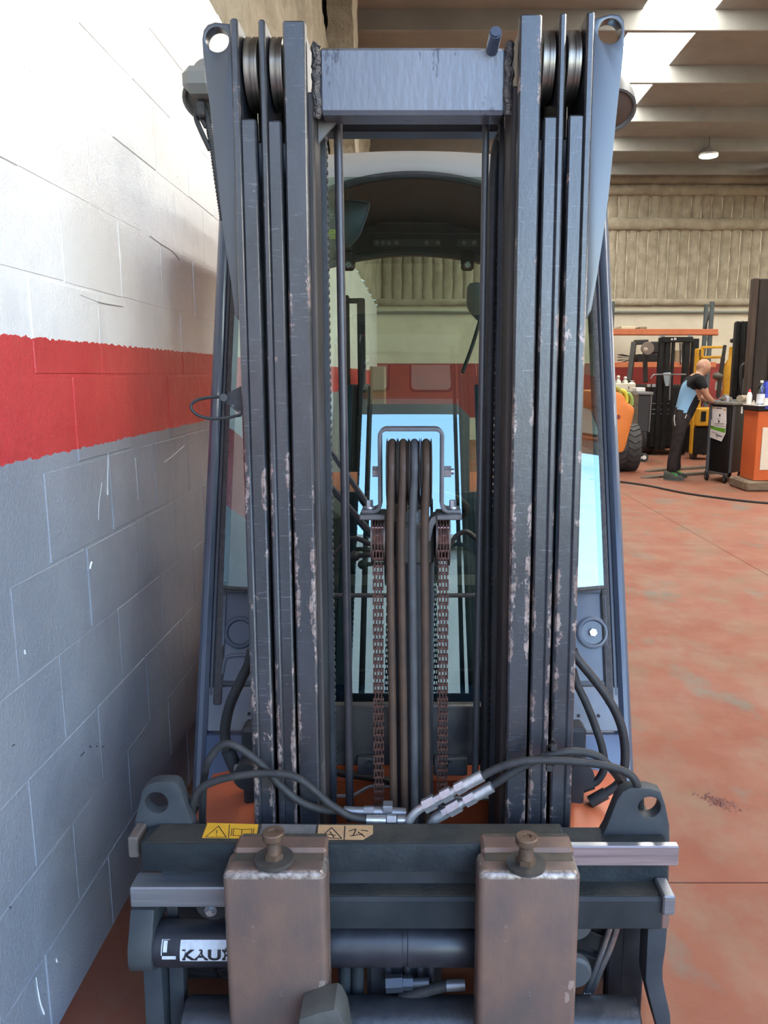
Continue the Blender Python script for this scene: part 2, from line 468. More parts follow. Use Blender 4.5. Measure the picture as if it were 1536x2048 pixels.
ob = MB().box(-30, 2.6, -14.4, -13.6, 0, 8.6).box(-30, 2.8, -13.62, -13.4, 8.3, 8.7).build('building_opposite', mat('opposite_cladding', (.16, .155, .14), (.12, .12, .115), .8, rough=.7, world_co=True))
tag(ob, 'plain grey shed across the yard, seen only in the windscreen', 'building', kind='structure')
# left wall: painted blocks, raked joints
wl = MB().box(X_L - .25, X_L - .0016, Y_FRONT, Y_FAR, 0, 2.9).build('wall_left', M_WALL)
tag(wl, 'painted block wall in white, red and grey bands beside the forklift', 'wall', kind='structure')
BL, BH, BG = .36, .207, .0065
def block_mesh(ln):
    return MB().box(-.028, 0, -(ln - BG) / 2, (ln - BG) / 2, -(BH - BG) / 2, (BH - BG) / 2, .0018).mesh('block', [M_WALL], (0, 0, 0))
bm_full = block_mesh(BL)
rest = MB()
for r in range(14):
    z = r * BH + BH / 2
    y = Y_FRONT + (BL / 2 if r % 2 else BL)
    while y < Y_FAR:
        if y < 6.0:
            o = place('block', bm_full, (X_L + random.uniform(-.0016, .0012), y + random.uniform(-.004, .004), z + random.uniform(-.0015, .0015)), wl)
            o.rotation_euler = (random.uniform(-.004, .004), random.uniform(-.004, .004), random.uniform(-.003, .003))
        elif y < Y_FAR - .2:
            rest.box(X_L - .028, X_L, y - (BL - BG) / 2, y + (BL - BG) / 2, z - (BH - BG) / 2, z + (BH - BG) / 2, .0018)
        y += BL
o = rest.build('distant_blocks', M_WALL, wl); o['kind'] = 'stuff'
def PW(px, py, e=.0012):
    a, b, c = ray(px, py); t = X_L / a
    return Vector((X_L + e, b * t, CAM_H + c * t))
def wall_mark(pts, r, m, nm): MB().tube([PW(*p) for p in pts], r, 6, 3).build(nm, m, wl)
M_DRIP = mat('white_drip', (.75, .77, .78), rough=.5); M_SCUFF = mat('black_scuff', (.03, .03, .035), rough=.6)
wall_mark([(215, 905), (215, 935), (214, 965), (214, 990)], [.0008, .0011, .0011, .0022], M_DRIP, 'paint_drip')
wall_mark([(203, 965), (197, 1010), (196, 1040)], .0007, M_DRIP, 'paint_drip')
wall_mark([(270, 915), (273, 960), (276, 1000)], .0006, M_DRIP, 'paint_drip')
wall_mark([(328, 924), (345, 912), (368, 891)], .0011, M_DRIP, 'scratch')
wall_mark([(178, 1138), (180, 1128), (182, 1125)], .0035, M_DRIP, 'paint_spot')
wall_mark([(48, 1300), (49, 1308)], .0016, M_DRIP, 'paint_spot')
wall_mark([(71, 1955), (78, 2000), (87, 2028)], [.0008, .0016, .0022], M_DRIP, 'paint_drip')
wall_mark([(111, 1918), (113, 1924)], .002, M_DRIP, 'paint_spot')
for p in (((161, 1512), (168, 1504)), ((178, 1492), (182, 1495)), ((192, 1494), (193, 1491)), ((203, 1494), (207, 1493)), ((18, 1814), (21, 1815)), ((24, 1492), (28, 1489))):
    wall_mark(p, .0011, M_SCUFF, 'scuff')
wall_mark([(160, 590), (180, 598), (205, 606), (245, 613)], .0012, mat('grey_scuff', (.5, .5, .5), rough=.6), 'scuff')
wall_mark([(300, 472), (320, 487), (345, 503), (358, 520)], .0014, MATS['grey_scuff'], 'scuff')
def foam_fn(u, v):
    y, z = Y_FRONT + u * (Y_FAR - Y_FRONT), 2.9 + v * (Z_C - 2.9)
    n = mnoise.fractal(Vector((y * 2.2, z * 2.2, 0)), 1.0, 2.0, 4)
    return (X_L - .02 + .05 * n + (.05 if abs((y % 1.1) - .55) < .12 else 0), y, z)
MB().grid(260, 50, foam_fn).build('foam_insulation', M_FOAM, wl)
tr = MB().grid(10, 60, lambda u, v: (
    [(-.80), (-.56), (-.56), (-.80)][min(3, int(u * 3.01))] + .02 * mnoise.noise(Vector((u * 3, 0, v * 20))),
    [7.9, 7.9, 8.5, 8.5][min(3, int(u * 3.01))] + .02 * mnoise.noise(Vector((u * 3, 5, v * 20))), 2.9 + v * (Z_C - 2.9))).build('trim_1', M_FOAM)
tag(tr, 'foam coated column standing out of the left wall above the forklift', 'column', kind='structure')

# far wall
wf = MB().box(X_L - .25, X_R + .25, Y_FAR, Y_FAR + .2, 0, Z_C).build('wall_far', M_WHITE_WALL)
tag(wf, 'far wall, beige foam panels above white and red paint', 'wall', kind='structure')
MB().box(X_L, X_R, Y_FAR - .006, Y_FAR + .01, .5, 1.69).build('painted_band', M_RED_WALL, wf)
def foam_panel(w, h, seed):
    m = MB()
    def fn(u, v):
        e = min(u, 1 - u) * w
        d = .055 * min(1, (e / .05)) ** .6
        n = mnoise.fractal(Vector((u * w * 6 + seed * 3.1, v * h * 6, seed)), 1.0, 2.0, 3) * .012
        return ((u - .5) * w + mnoise.noise(Vector((0, v * h * 4, seed + 9))) * .012, -d - n, v * h)
    m.grid(6, 26, fn)
    return m.mesh('foam_panel', [M_FOAM], (0, 0, 0), 80)
rows = [(3.02, 4.55, [foam_panel(.215, 1.53, s) for s in range(3)]), (4.72, 5.26, [foam_panel(.215, .54, s + 5) for s in range(3)])]
x = -.6; k = 0
while x < X_R - .1:
    for z0, z1, ms in rows:
        place('foam_panel', random.choice(ms), (x, Y_FAR + .005, z0), wf)
    x += .222; k += 1
def foam_beam(x0, x1, z0, z1, d, seed=0, ax='x'):
    m = MB(); ln = x1 - x0
    def fn(u, v):
        a = math.pi * v
        n = .014 * mnoise.fractal(Vector((u * ln * 3, v * 2, seed)), 1.0, 2.0, 3)
        return (x0 + u * ln, Y_FAR - (d + n) * math.sin(a) ** .5 if 0 < v < 1 else Y_FAR + .01, (z0 + z1) / 2 - (z1 - z0) / 2 * math.cos(a) + n)
    m.grid(int(ln * 14) + 2, 8, fn); return m
foam_beam(X_L, 7.75, 4.5, 4.76, .13, 1).build('foam_rail', M_FOAM, wf)
foam_beam(X_L, 7.75, 5.2, 5.44, .15, 2).build('foam_rail', M_FOAM, wf)
foam_beam(X_L, X_R, 2.92, 3.08, .10, 3).build('foam_rail', M_FOAM, wf)
foam_beam(X_L, X_R, 5.42, 5.72, .22, 4).build('foam_rail', mat('grey_foam', (.30, .27, .21), (.22, .2, .16), 3, rough=.9, bump=.8, bump_scale=30, world_co=True), wf)
MB().grid(8, 40, lambda u, v: (7.72 + .2 * u, Y_FAR - .16 * math.sin(math.pi * u) ** .5 - .01 * mnoise.noise(Vector((u * 3, 0, v * 14))), 2.95 + 2.4 * v)).build('foam_column', M_FOAM, wf)
MB().cyl((X_L, Y_FAR - .05, 2.79), (X_R, Y_FAR - .05, 2.79), .03, 8).build('pipe', mat('pipe_grey_green', (.16, .18, .16), rough=.5), wf)
MB().box(4.3, 4.36, Y_FAR - .09, Y_FAR, 2.72, 2.84, .005).build('pipe_clip', mat('dark_clip', (.1, .1, .1)), wf)

wr = MB().box(X_R, X_R + .2, Y_FRONT, Y_FAR, 0, Z_C).build('wall_right', M_WHITE_WALL)
tag(wr, 'pale far-side hall wall right of the workshop', 'wall', kind='structure')
DX0, DX1, DZ = -.785, 5.4, 4.0
wfr = MB().box(X_L - .25, DX0, Y_FRONT - .25, Y_FRONT, 0, 6).box(DX1, X_R + .2, Y_FRONT - .25, Y_FRONT, 0, 6).box(DX0, DX1, Y_FRONT - .25, Y_FRONT, DZ, 6).build('wall_front', M_WHITE_WALL)
tag(wfr, 'door-side wall around the open loading door behind the viewer', 'wall', kind='structure')

# overhead sectional door, lifted straight up above the opening
M_DOOR = mat('door_red', (.62, .19, .12), (.56, .16, .10), 4, rough=.45)
dr = MB().box(DX0 - .014, DX0 + .02, Y_FRONT + .02, Y_FRONT + .06, .0, 5.6).box(DX1 + .02, DX1 + .1, Y_FRONT + .02, Y_FRONT + .08, .0, 5.6).build('door_1', mat('track_steel', (.45, .45, .45), rough=.4, metal=.8))
tag(dr, 'red sectional overhead door lifted up above the door opening', 'door', kind='structure')
def rr(cx, cy, w, h, r=.05, n=5):
    out = []
    for qx, qy, a0 in ((1, 1, 0), (-1, 1, 90), (-1, -1, 180), (1, -1, 270)):
        for k in range(n + 1):
            a = math.radians(a0 + 90 * k / n); out.append((cx + qx * (w / 2 - r) + r * math.cos(a), cy + qy * (h / 2 - r) + r * math.sin(a)))
    return out
for i in range(2):
    z0 = 3.96 + i * .5
    p = MB().box(DX0 + .03, DX1, Y_FRONT + .02, Y_FRONT + .065, z0, z0 + .49, .012).build('door_panel', M_DOOR, dr)
    for cx in ([-.42, .16, .74, 1.32, 1.9, 2.6, 3.4, 4.2] if i == 0 else []):
        MB().plate(rr(cx, z0 + .25, .40, .40), .012, fn=lambda a, b, t: (a, Y_FRONT + .064 + t, b)).build('window_frame', mat('door_window_gasket', (.03, .03, .03), rough=.7), p)
        MB().plate(rr(cx, z0 + .25, .36, .36), .006, fn=lambda a, b, t: (a, Y_FRONT + .074 + t, b)).build('pane', mat('frosted_pane', (.62, .70, .68), rough=.25), p)

# ceiling: soffit panels, thin deep ribs, rooflights
ce = MB().box(X_L - .25, X_R + .2, Y_FRONT - .2, Y_FAR + .2, Z_C + .04, Z_C + .2).build('ceiling', M_CONC)
tag(ce, 'beige precast concrete ceiling of ribs, panels and rooflights', 'ceiling', kind='structure')
M_SKY = emit_mat('rooflight_sheet', (1.0, .96, .88), SKYLIGHT)
RIB_Y = [16.96 - 1.7 * i for i in range(11)][::-1]
for i, y in enumerate(RIB_Y):
    MB().box(X_L, X_R, y, y + .07, 5.49, Z_C + .03, .008).build('ceiling_rib', M_CONC, ce)
    y1 = RIB_Y[i + 1] if i + 1 < len(RIB_Y) else Y_FAR
    strips = [(2.72, 3.58), (7.6, 8.46)]  # right-hand strip is out of view, added for more fill light
    cuts = [X_L] + [v for s in strips for v in s] + [X_R]
    for a in range(0, len(cuts), 2):
        MB().box(cuts[a], cuts[a + 1], y + .071, y1 - .001, Z_C, Z_C + .035).build('ceiling_panel', M_CONC, ce)
    if y1 - y > 1:
        for s in strips:
            part_label(MB().box(s[0] + .01, s[1] - .01, y + .08, y1 - .01, Z_C + .005, Z_C + .03).build('rooflight', M_SKY, ce), 'bright white rooflight')
MB().box(7.35, X_R, 16.2, 16.9, 5.3, 5.66, .01).build('girder_end', mat('grey_girder', (.3, .28, .24), rough=.9), ce)

lp = thing('ceiling_lamp', P(1417, 312, 15.2), 'round white high-bay lamp hanging lit below the ceiling ribs', 'lamp')
c = WLOC[lp]
MB().lathe(c + Vector((0, 0, .0)), (0, 0, .14), [(0, .17), (.25, .175), (.5, .12), (1, .05)], 24).build('lamp_housing', mat('lamp_alu', (.5, .5, .5), rough=.4, metal=.6), lp)
MB().lathe(c + Vector((0, 0, -.012)), (0, 0, .01), [(0, .16), (1, .165)], 24).build('diffuser', emit_mat('lamp_light', (1, .98, .92), 14), lp)
MB().tube([c + Vector((0, 0, .14)), c + Vector((0, 0, Z_C - c.z))], .006, 6, 1).build('cord', mat('black_plastic', (.02, .02, .022), rough=.5), lp)
# ================================================================== the forklift: mast
M_CARR = mat('carriage_paint', (.016, .021, .025), (.030, .036, .040), 14, rough=.5, spec=.22, bump=.15, bump_scale=120, chip=(.30, .27, .25), chip_amt=.015, chip_scale=60)
M_CARR_TOP = mat('carriage_greasy', (.062, .058, .048), (.03, .033, .032), 9, rough=.65, spec=.22, bump=.2, bump_scale=150)
M_FORK = mat('fork_steel', (.22, .135, .10), (.115, .092, .085), 7, rough=.42, metal=.3, bump=.05, bump_scale=220, chip=(.30, .23, .19), chip_amt=.07, chip_scale=18, stretch=(1, 1, .6))
M_STEEL = mat('bright_steel', (.55, .55, .58), (.33, .33, .36), 40, rough=.28, metal=.85, stretch=(.08, 1, 3))
M_STEEL_DULL = mat('dull_steel', (.27, .28, .30), (.19, .20, .22), 30, rough=.38, metal=.6, stretch=(.08, 1, 3))
M_ROLLER = mat('roller_steel', (.34, .31, .26), (.16, .14, .12), 30, rough=.33, metal=.85, stretch=(6, .3, .3))
M_CHROME = mat('zinc_plate', (.55, .56, .58), (.42, .43, .45), 60, rough=.33, metal=.75)
M_BRASSY = mat('rusty_pin', (.16, .10, .065), (.10, .07, .05), 50, rough=.45, metal=.4)
M_BLACK = mat('black_rubber', (.016, .016, .018), (.028, .028, .03), 40, rough=.55)
M_HOSE = mat('hose_rubber', (.026, .026, .028), (.042, .041, .041), 30, rough=.55, spec=.25, chip=(.09, .09, .09), chip_amt=.02, chip_scale=90)
M_HOSE_BR = mat('hose_brown', (.085, .050, .032), (.05, .034, .027), 14, rough=.5, spec=.3)
M_HOSE_GR = mat('hose_grey', (.075, .076, .08), (.055, .056, .06), 20, rough=.55, spec=.35)
M_CHAIN = mat('greasy_chain', (.34, .19, .16), (.16, .09, .08), 60, rough=.3, metal=.8)
M_DARK = mat('dark_steel', (.022, .024, .030), (.04, .042, .048), 12, rough=.5)
M_FRAME = mat('grey_steel_strip', (.085, .08, .088), (.12, .11, .115), 20, rough=.42, metal=.2, chip=(.34, .28, .24), chip_amt=.01)
M_PLATEGREY = mat('oily_plate', (.085, .08, .075), (.035, .036, .042), 7, rough=.42, metal=.2, contrast=(.42, .58))
M_WING = mat('mast_wing_paint', (.038, .042, .053), (.05, .054, .065), 8, rough=.3, spec=.85, chip=(.3, .3, .33), chip_amt=.0, chip_scale=60, stretch=(1, 1, .3))

FK = thing('forklift', (0, 2.6, 0), 'blue-grey forklift with a tall mast parked nose-on beside the painted block wall', 'forklift')
MX = -0.002
zt_l, zt_r = MP(460, 35).z, MP(1185, 22).z
zn_l, zn_r = MP(490, 236).z, MP(1160, 228).z
for s, zt, zn in ((-1, zt_l, zn_l), (1, zt_r, zn_r)):
    def rail(x0, x1, boxes, nm, half, wear, lab):
        """boxes: (a0,a1,d0,d1,z0,z1) measured outwards from the mast centre"""
        m = MB()
        for a0, a1, d0, d1, z0, z1 in boxes:
            m.box(MX + s * a0, MX + s * a1, d0, d1, z0, z1, .0035, ml)
        cxx = MX + s * (x0 + x1) / 2
        o = m.build('mast_rail', rail_mat(nm, half, wear), FK, origin=(cxx, MY0 + MK * 1.2, 1.2))
        return part_label(o, lab)
    b0 = .09
    ro = rail(.287, .330, [(.315, .330, 0, .17, b0, zt), (.287, .316, .001, .024, b0, zn), (.287, .316, .146, .17, b0, zn)], 'mast_paint_outer', .0215, .42, 'worn outer mast rail')
    rail(.241, .279, [(.266, .279, 0, .165, b0, zt - .002), (.241, .267, .001, .024, b0, zn - .003), (.241, .267, .14, .165, b0, zn - .003)], 'mast_paint_middle', .019, .26, 'middle mast rail')
    rail(.194, .235, [(.194, .235, 0, .026, b0, zt - .004), (.199, .214, .02, .15, b0, zt - .004), (.194, .235, .14, .16, b0, zt - .004)], 'mast_paint_inner', .0205, .36, 'worn inner mast rail')
    # backing web of the inner rail, seen obliquely
    m = MB()
    m.box(MX + s * .186, MX + s * .2, .045, .155, b0, zt - .11, .004, ml)
    o = m.build('rail_web', mat('web_worn', (.055, .042, .038), (.028, .025, .026), 20, rough=.5, chip=(.26, .22, .2), chip_amt=.03, stretch=(1, 1, .25)), FK)
    # edge of a lift chain running behind the inner rail
    m = MB(); z = .5
    m.box(MX + s * .176, MX + s * .187, .158, .176, .4, zt - .12, .001, ml)
    while z < zt - .14:
        m.box(MX + s * .1735, MX + s * .187, .16, .175, z, z + .0145, .004, ml); z += .0159
    o = m.build('mast_chain', M_DARK, FK); o['kind'] = 'stuff'
    MB().box(MX + s * .2355, MX + s * .316, .172, .182, zn - .25, zt - .03, .002, ml).build('head_backing', mat('backing_brown', (.045, .035, .032), (.025, .022, .022), 10, rough=.6), FK)
    # rollers at the mast head
    zr = MP(500, 121).z + (.012 if s > 0 else 0)
    for a0, a1 in ((.284, .312), (.2385, .2635)):
        c0, c1 = Vector(ml(MX + s * a0, .074, zr)), Vector(ml(MX + s * a1, .074, zr))
        m = MB().lathe(c0, c1 - c0, [(0, .05), (0, .061), (.07, .064), (.45, .064), (.47, .0625), (.53, .0625), (.55, .064), (.93, .064), (1, .061), (1, .05)], 40)
        r = m.build('mast_roller', M_ROLLER, FK)
        MB().cyl(c0 - (c1 - c0) * .1, c1 + (c1 - c0) * .1, .022, 16).build('hub', M_DARK, r)
    # wing plate with lifting eye on the outer rail
    if s < 0:
        pts = [(474, 50), (458, 47), (430, 44), (415, 49), (407, 60), (404, 78), (406, 110), (413, 165), (421, 225), (431, 320), (438, 390), (447, 470), (461, 560), (470, 630), (478, 642), (486, 640)]
        eye = (434, 79, .0215)
    else:
        pts = [(1176, 40), (1192, 36), (1222, 27), (1240, 29), (1248, 40), (1250, 62), (1247, 110), (1240, 170), (1233, 235), (1226, 310), (1218, 390), (1207, 470), (1196, 545), (1183, 620), (1174, 638), (1168, 634)]
        eye = (1220, 62, .0215)
    wp = [MP(a, b, .03) for a, b in pts]
    e = MP(eye[0], eye[1], .03)
    m = MB().plate([(p.x, p.z) for p in wp], .03, [(e.x, e.z, eye[2])], lambda a, b, t: ml(a, .03 + t, b), bev=.0025)
    part_label(m.build('lifting_plate', M_WING, FK), 'tapered wing plate with lifting eye')

# cross members
p0, p1 = MP(636, 93, .05), MP(1012, 228, .05)
xb = MB().box(p0.x, p1.x, .05, .12, p1.z, p0.z, .007, ml).build('crossbeam', mat('crossbeam_paint', (.11, .12, .15), (.15, .16, .19), 5, rough=.33, spec=.85, bump=.12, bump_scale=90, chip=(.045, .045, .06), chip_amt=.10, chip_scale=30, stretch=(1, 1, .3)), FK)
for x in (p0.x - .004, p1.x + .004):
    pts = [ml(x + random.uniform(-.003, .003), .052 + random.uniform(-.003, .003), p1.z - .004 + (p0.z - p1.z + .01) * i / 16) for i in range(17)]
    MB().tube(pts, .0085, 8, 2).build('weld_bead', mat('weld', (.14, .12, .11), (.08, .075, .075), 60, rough=.45, metal=.4, bump=.6, bump_scale=200), xb)
b = MP(984, 100, .05)
MB().cyl(b, b + Vector((.002, -.045, .012)), .0115, 18).cyl(b + Vector((.002, -.045, .012)), b + Vector((.002, -.049, .013)), .0095, 18).build('stop_bolt', mat('blued_bolt', (.11, .14, .2), rough=.35, metal=.5), xb)
q0, q1 = MP(632, 243, .22), MP(1018, 268, .22)
MB().box(q0.x - .02, q1.x + .02, .2, .26, q1.z, q0.z + .02, .004, ml).build('crossbeam', M_DARK, FK)
MB().plate([(0, 0), (.045, 0), (0, -.05)], .01, fn=lambda a, b, t: ml(MP(636, 232, .1).x + a, .1 + t, MP(636, 232, .1).z + b)).build('gusset', mat('gusset_grey', (.2, .19, .18), rough=.5), FK)

# vertical pipes and hoses beside the window
MB().tube([MP(676, 232, .15), MP(697, 1400, .15), MP(700, 1640, .15)], .0092, 12, 1).build('mast_pipe', mat('pipe_plum', (.075, .062, .066), (.05, .045, .05), 20, rough=.35), FK)
MB().tube([MP(972, 232, .13), MP(953, 1410, .13), MP(950, 1560, .13)], .0072, 12, 1).build('mast_pipe', mat('pipe_dark', (.045, .045, .05), rough=.35), FK)
MB().tube([MP(1012, 262, .19), MP(1001, 274, .18), MP(993, 298, .17), MP(989, 340, .17), MP(986, 420, .17), MP(975, 1000, .17), MP(971, 1430, .17), MP(969, 1560, .17)], .0105, 12, 5).build('mast_hose', M_BLACK, FK)
pc = MP(1020, 310, .16)
MB().lathe(pc + Vector((-.006, 0, 0)), (.02, 0, 0), [(0, .06), (.2, .062), (.35, .056), (.65, .056), (.8, .062), (1, .06)], 30).build('hose_pulley', M_DARK, FK)

# ---- centre: lift cylinder, chains, hose pulleys
zcyl = MP(830, 1052, .14).z
cy = MB().lathe(ml(.0, .155, .12), Vector(ml(0, .155, zcyl)) - Vector(ml(0, .155, .12)), [(0, .045), (.93, .045), (.935, .052), (.99, .052), (1, .048)], 28).build('lift_cylinder', M_DARK, FK)
MB().cyl(ml(0, .155, zcyl), ml(0, .155, zcyl + .03), .024, 20).build('piston_rod', M_CHROME, cy)
a0, a1 = MP(790, 1050, .105), MP(868, 1130, .105)
MB().box(a0.x, a1.x, .103, .15, a1.z, a0.z, .006, ml).build('cylinder_head', mat('head_block', (.09, .085, .075), (.13, .12, .105), 12, rough=.5), cy)

axle = MP(827, 943, .1); RP = MP(827, 877, .1).z - axle.z
hx = [(783, 780, 788), (806, 802, 810), (829, 824, 830), (853, 849, 854)]
hoses_m = [M_HOSE_BR, M_HOSE_BR, M_HOSE_GR, M_HOSE_BR]
br = None
# bracket: bent steel strip
zt, zf = MP(820, 858, .09).z, MP(820, 1021, .09).z
xl, xr, xlf, xrf = MP(760, 943, .09).x, MP(884, 943, .09).x, MP(724, 1015, .09).x, MP(921, 1015, .09).x
T = .0075
def strip(pts, d0, d1):
    """bent strip: outline through (x,z) points, thickness T, depth d0..d1"""
    m = MB(); pp = [Vector((a, b)) for a, b in pts]; L_, R_ = [], []
    for i, p in enumerate(pp):
        t = (pp[min(i + 1, len(pp) - 1)] - pp[max(i - 1, 0)]).normalized(); nrm = Vector((-t.y, t.x))
        L_.append(p + nrm * T / 2); R_.append(p - nrm * T / 2)
    m.plate([(p.x, p.y) for p in L_] + [(p.x, p.y) for p in R_[::-1]], d1 - d0, fn=lambda a, b, t: ml(a, d0 + t, b), bev=.0012)
    return m
def arc(cx, cz, r, a0, a1, n=6): return [(cx + r * math.cos(math.radians(a0 + (a1 - a0) * i / n)), cz + r * math.sin(math.radians(a0 + (a1 - a0) * i / n))) for i in range(n + 1)]
R1 = .014
path = [(xlf, zf)] + arc(xl - R1, zf + R1, R1, 270, 360) + arc(xl + R1, zt - R1, R1, 180, 90) + arc(xr - R1, zt - R1, R1, 90, 0) + arc(xr + R1, zf + R1, R1, 180, 270) + [(xrf, zf)]
br = strip(path, .072, .128).build('pulley_bracket', M_FRAME, FK)
for xa_, xb_ in ((xlf - .004, xl + .012), (xr - .012, xrf + .002)):
    MB().box(xa_, xb_, .062, .135, zf - .0155, zf - .004, .002, ml).build('bracket_foot', mat('foot_plate', (.075, .07, .072), (.11, .1, .1), 20, rough=.45), br)
MB().plate([(xr - .012, zf - .006), (xr - .022, zf - .012), (xr - .03, zf - .03), (xr - .033, zf - .06), (xr - .024, zf - .06), (xr - .018, zf - .03), (xr - .008, zf - .014)], .05, fn=lambda a, b, t: ml(a, .07 + t, b)).build('bracket_rib', M_FRAME, br)
for x in (MP(739, 1003, .09).x, MP(906, 1003, .09).x):
    MB().cyl(ml(x, .095, zf + .004), ml(x, .095, zf + .008), .012, 18).hexnut(ml(x, .095, zf + .006), ml(x, .095, zf + .021), .0075).build('bolt', M_CHROME, br)
    # slotted foot shape
MB().hexnut((xl - .016, axle.y, axle.z), (xl - .003, axle.y, axle.z), .012).build('axle_bolt', M_CHROME, br)
MB().hexnut((xr + .003, axle.y, axle.z), (xr + .019, axle.y, axle.z), .0125).cyl((xr + .019, axle.y, axle.z), (xr + .025, axle.y, axle.z), .0065, 12).build('axle_nut', M_CHROME, br)
HR = .0083
for i, (ptop, pmid, pbot) in enumerate(hx):
    xt_, xm_, xb_ = MP(ptop, 900, .05).x, MP(pmid, 1080, .05).x, MP(pbot, 1600, .05).x
    # sheave
    c = Vector((xt_, axle.y, axle.z))
    m = MB().lathe(c - Vector((.0115, 0, 0)), (.023, 0, 0), [(0, RP - .003), (.05, RP + .002), (.1, RP - .004), (.3, RP - HR * 2 + .001), (.7, RP - HR * 2 + .001), (.9, RP - .004), (.95, RP + .002), (1, RP - .003)], 40)
    m.build('hose_pulley', mat('pulley_grey', (.09, .075, .07), (.14, .12, .11), 30, rough=.42, metal=.2), br)
    rr_ = RP - HR
    pts = [Vector(ml(xb_, .05, MP(830, 1665, .05).z)), Vector(ml((xb_ + xm_) / 2, .05, .8)), Vector(ml(xm_, .048, axle.z - .14))]
    for k in range(0, 9):
        a = math.radians(180 - 22.5 * k)
        pts.append(Vector((xt_, axle.y + rr_ * math.cos(a), axle.z + rr_ * math.sin(a))))
    pts += [Vector((xt_, axle.y + rr_, axle.z - .2)), Vector((xt_, axle.y + rr_, .4))]
    MB().tube(pts, HR, 14, 4).build('hydraulic_hose', hoses_m[i], FK)

def chain_link(plates):
    m = MB()
    for x in plates:
        m.box(x - .0012, x + .0012, -.0072, .0072, -.0092, .0092, .0009)
        m.box(x - .0013, x + .0013, -.0058, .0058, -.0108, .0108, .0009)
    m.cyl((-.0112, 0, .0079), (.0112, 0, .0079), .0026, 8)
    return m.mesh('chain_link', [M_CHAIN], (0, 0, 0))
ln_a, ln_b = chain_link((-.0095, -.0035, .0035, .0095)), chain_link((-.0065, 0, .0065))
for pt, pb, ybot in ((755.5, 758, 1625), (887, 884.5, 1610)):
    zt_, zb_ = MP(pt, 1044, .055).z, MP(pb, ybot, .055).z
    xt_, xb_ = MP(pt, 1044, .055).x, MP(pb, ybot, .055).x
    top = Vector(ml(xt_, .055, zt_))
    sh = Vector((xt_, top.y + .05, zt_ - .045))
    ch = MB().lathe(sh - Vector((.015, 0, 0)), (.03, 0, 0), [(0, .02), (0, .058), (.12, .058), (.14, .048), (.86, .048), (.88, .058), (1, .058), (1, .02)], 30).build('lift_chain', mat('sheave', (.10, .08, .07), (.15, .11, .09), 20, rough=.4, metal=.4), FK)
    n = int((zt_ - zb_) / .0159)
    for i in range(n):
        z = zt_ - .02 - i * .0159
        f = i / n
        place('chain_link', ln_a if i % 2 else ln_b, ml(xt_ + (xb_ - xt_) * f, .055, z), ch)
    for k in range(8):       # round the sheave
        a = math.radians(172 - 20 * k)
        o = place('chain_link', ln_a if k % 2 else ln_b, (xt_, sh.y + .052 * math.cos(a), sh.z + .052 * math.sin(a)), ch)
        o.rotation_euler = (math.radians(-90) + (a - math.radians(90)) + math.radians(0), 0, 0)
    # chain anchor at the bottom
    MB().box(xb_ - .012, xb_ + .012, .045, .068, zb_ - .03, zb_ + .004, .002, ml).build('chain_anchor', M_DARK, ch)

# cross plate low on the mast
a0, a1 = MP(646, 1411, .2), MP(1002, 1532, .2)
xp = MB().box(a0.x, a1.x, .2, .225, a1.z, a0.z, .004, ml).build('cross_plate', M_PLATEGREY, FK)
for u0, u1, v0, v1 in ((715, 762, 1512, 1546), (868, 934, 1512, 1548)):
    b0_, b1_ = MP(u0, v0, .19), MP(u1, v1, .19)
    MB().box(b0_.x, b1_.x, .18, .2, b1_.z, b0_.z, .003, ml).build('bracket', M_PLATEGREY, xp)
    c = MP((u0 + u1) / 2, v0 + 15, .18)
    MB().hexnut(c, c + Vector((0, -.008, 0)), .008).build('bolt', M_DARK, xp)

# cable loop on the left rail
lb = MP(470, 806, .02)
m = MB().plate([(0, .02), (.03, .035), (.045, .005), (.03, -.028), (-.012, .005)], .006, fn=lambda a, b, t: (lb.x + a - .012, lb.y + t, lb.z + b))
lo = m.build('cable_clamp', M_BLACK, FK)
lp_pts = [(447, 794), (425, 794), (395, 800), (382, 812), (392, 828), (420, 837), (452, 836), (470, 832), (482, 830)]
MB().tube([MP(a, b, .03) for a, b in lp_pts], .0032, 8, 6).build('cable_loop', M_BLACK, lo)
MB().cyl(MP(447, 795, .03), MP(447, 795, .012), .0075, 14).build('grommet', M_BLACK, lo)
for a, b in ((466, 812), (480, 824)):
    MB().cyl(MP(a, b, .02), MP(a, b, .012), .003, 10).build('screw', M_DARK, lo)
# ================================================================== the forklift: carriage, side-shifter, forks
ZB = .564
ca = MB().plate([(-.525, 1.365), (-.515, 1.36), (.295, 1.36), (.295, 1.432), (-.505, 1.432), (-.525, 1.41)], .059, fn=lambda a, b, t: (a, b, .505 + t), bev=.004).build('fork_carriage', [M_CARR], FK)
part_label(ca, 'side-shifter front frame')
# worn greasy top
MB().plate([(-.518, 1.366), (.29, 1.366), (.29, 1.428), (-.503, 1.428)], .0008, fn=lambda a, b, t: (a, b, ZB + t)).build('beam_top', M_CARR_TOP, ca)
MB().box(-.5, .285, 1.395, 1.43, .44, .506, .003).build('upper_web', M_DARK, ca)
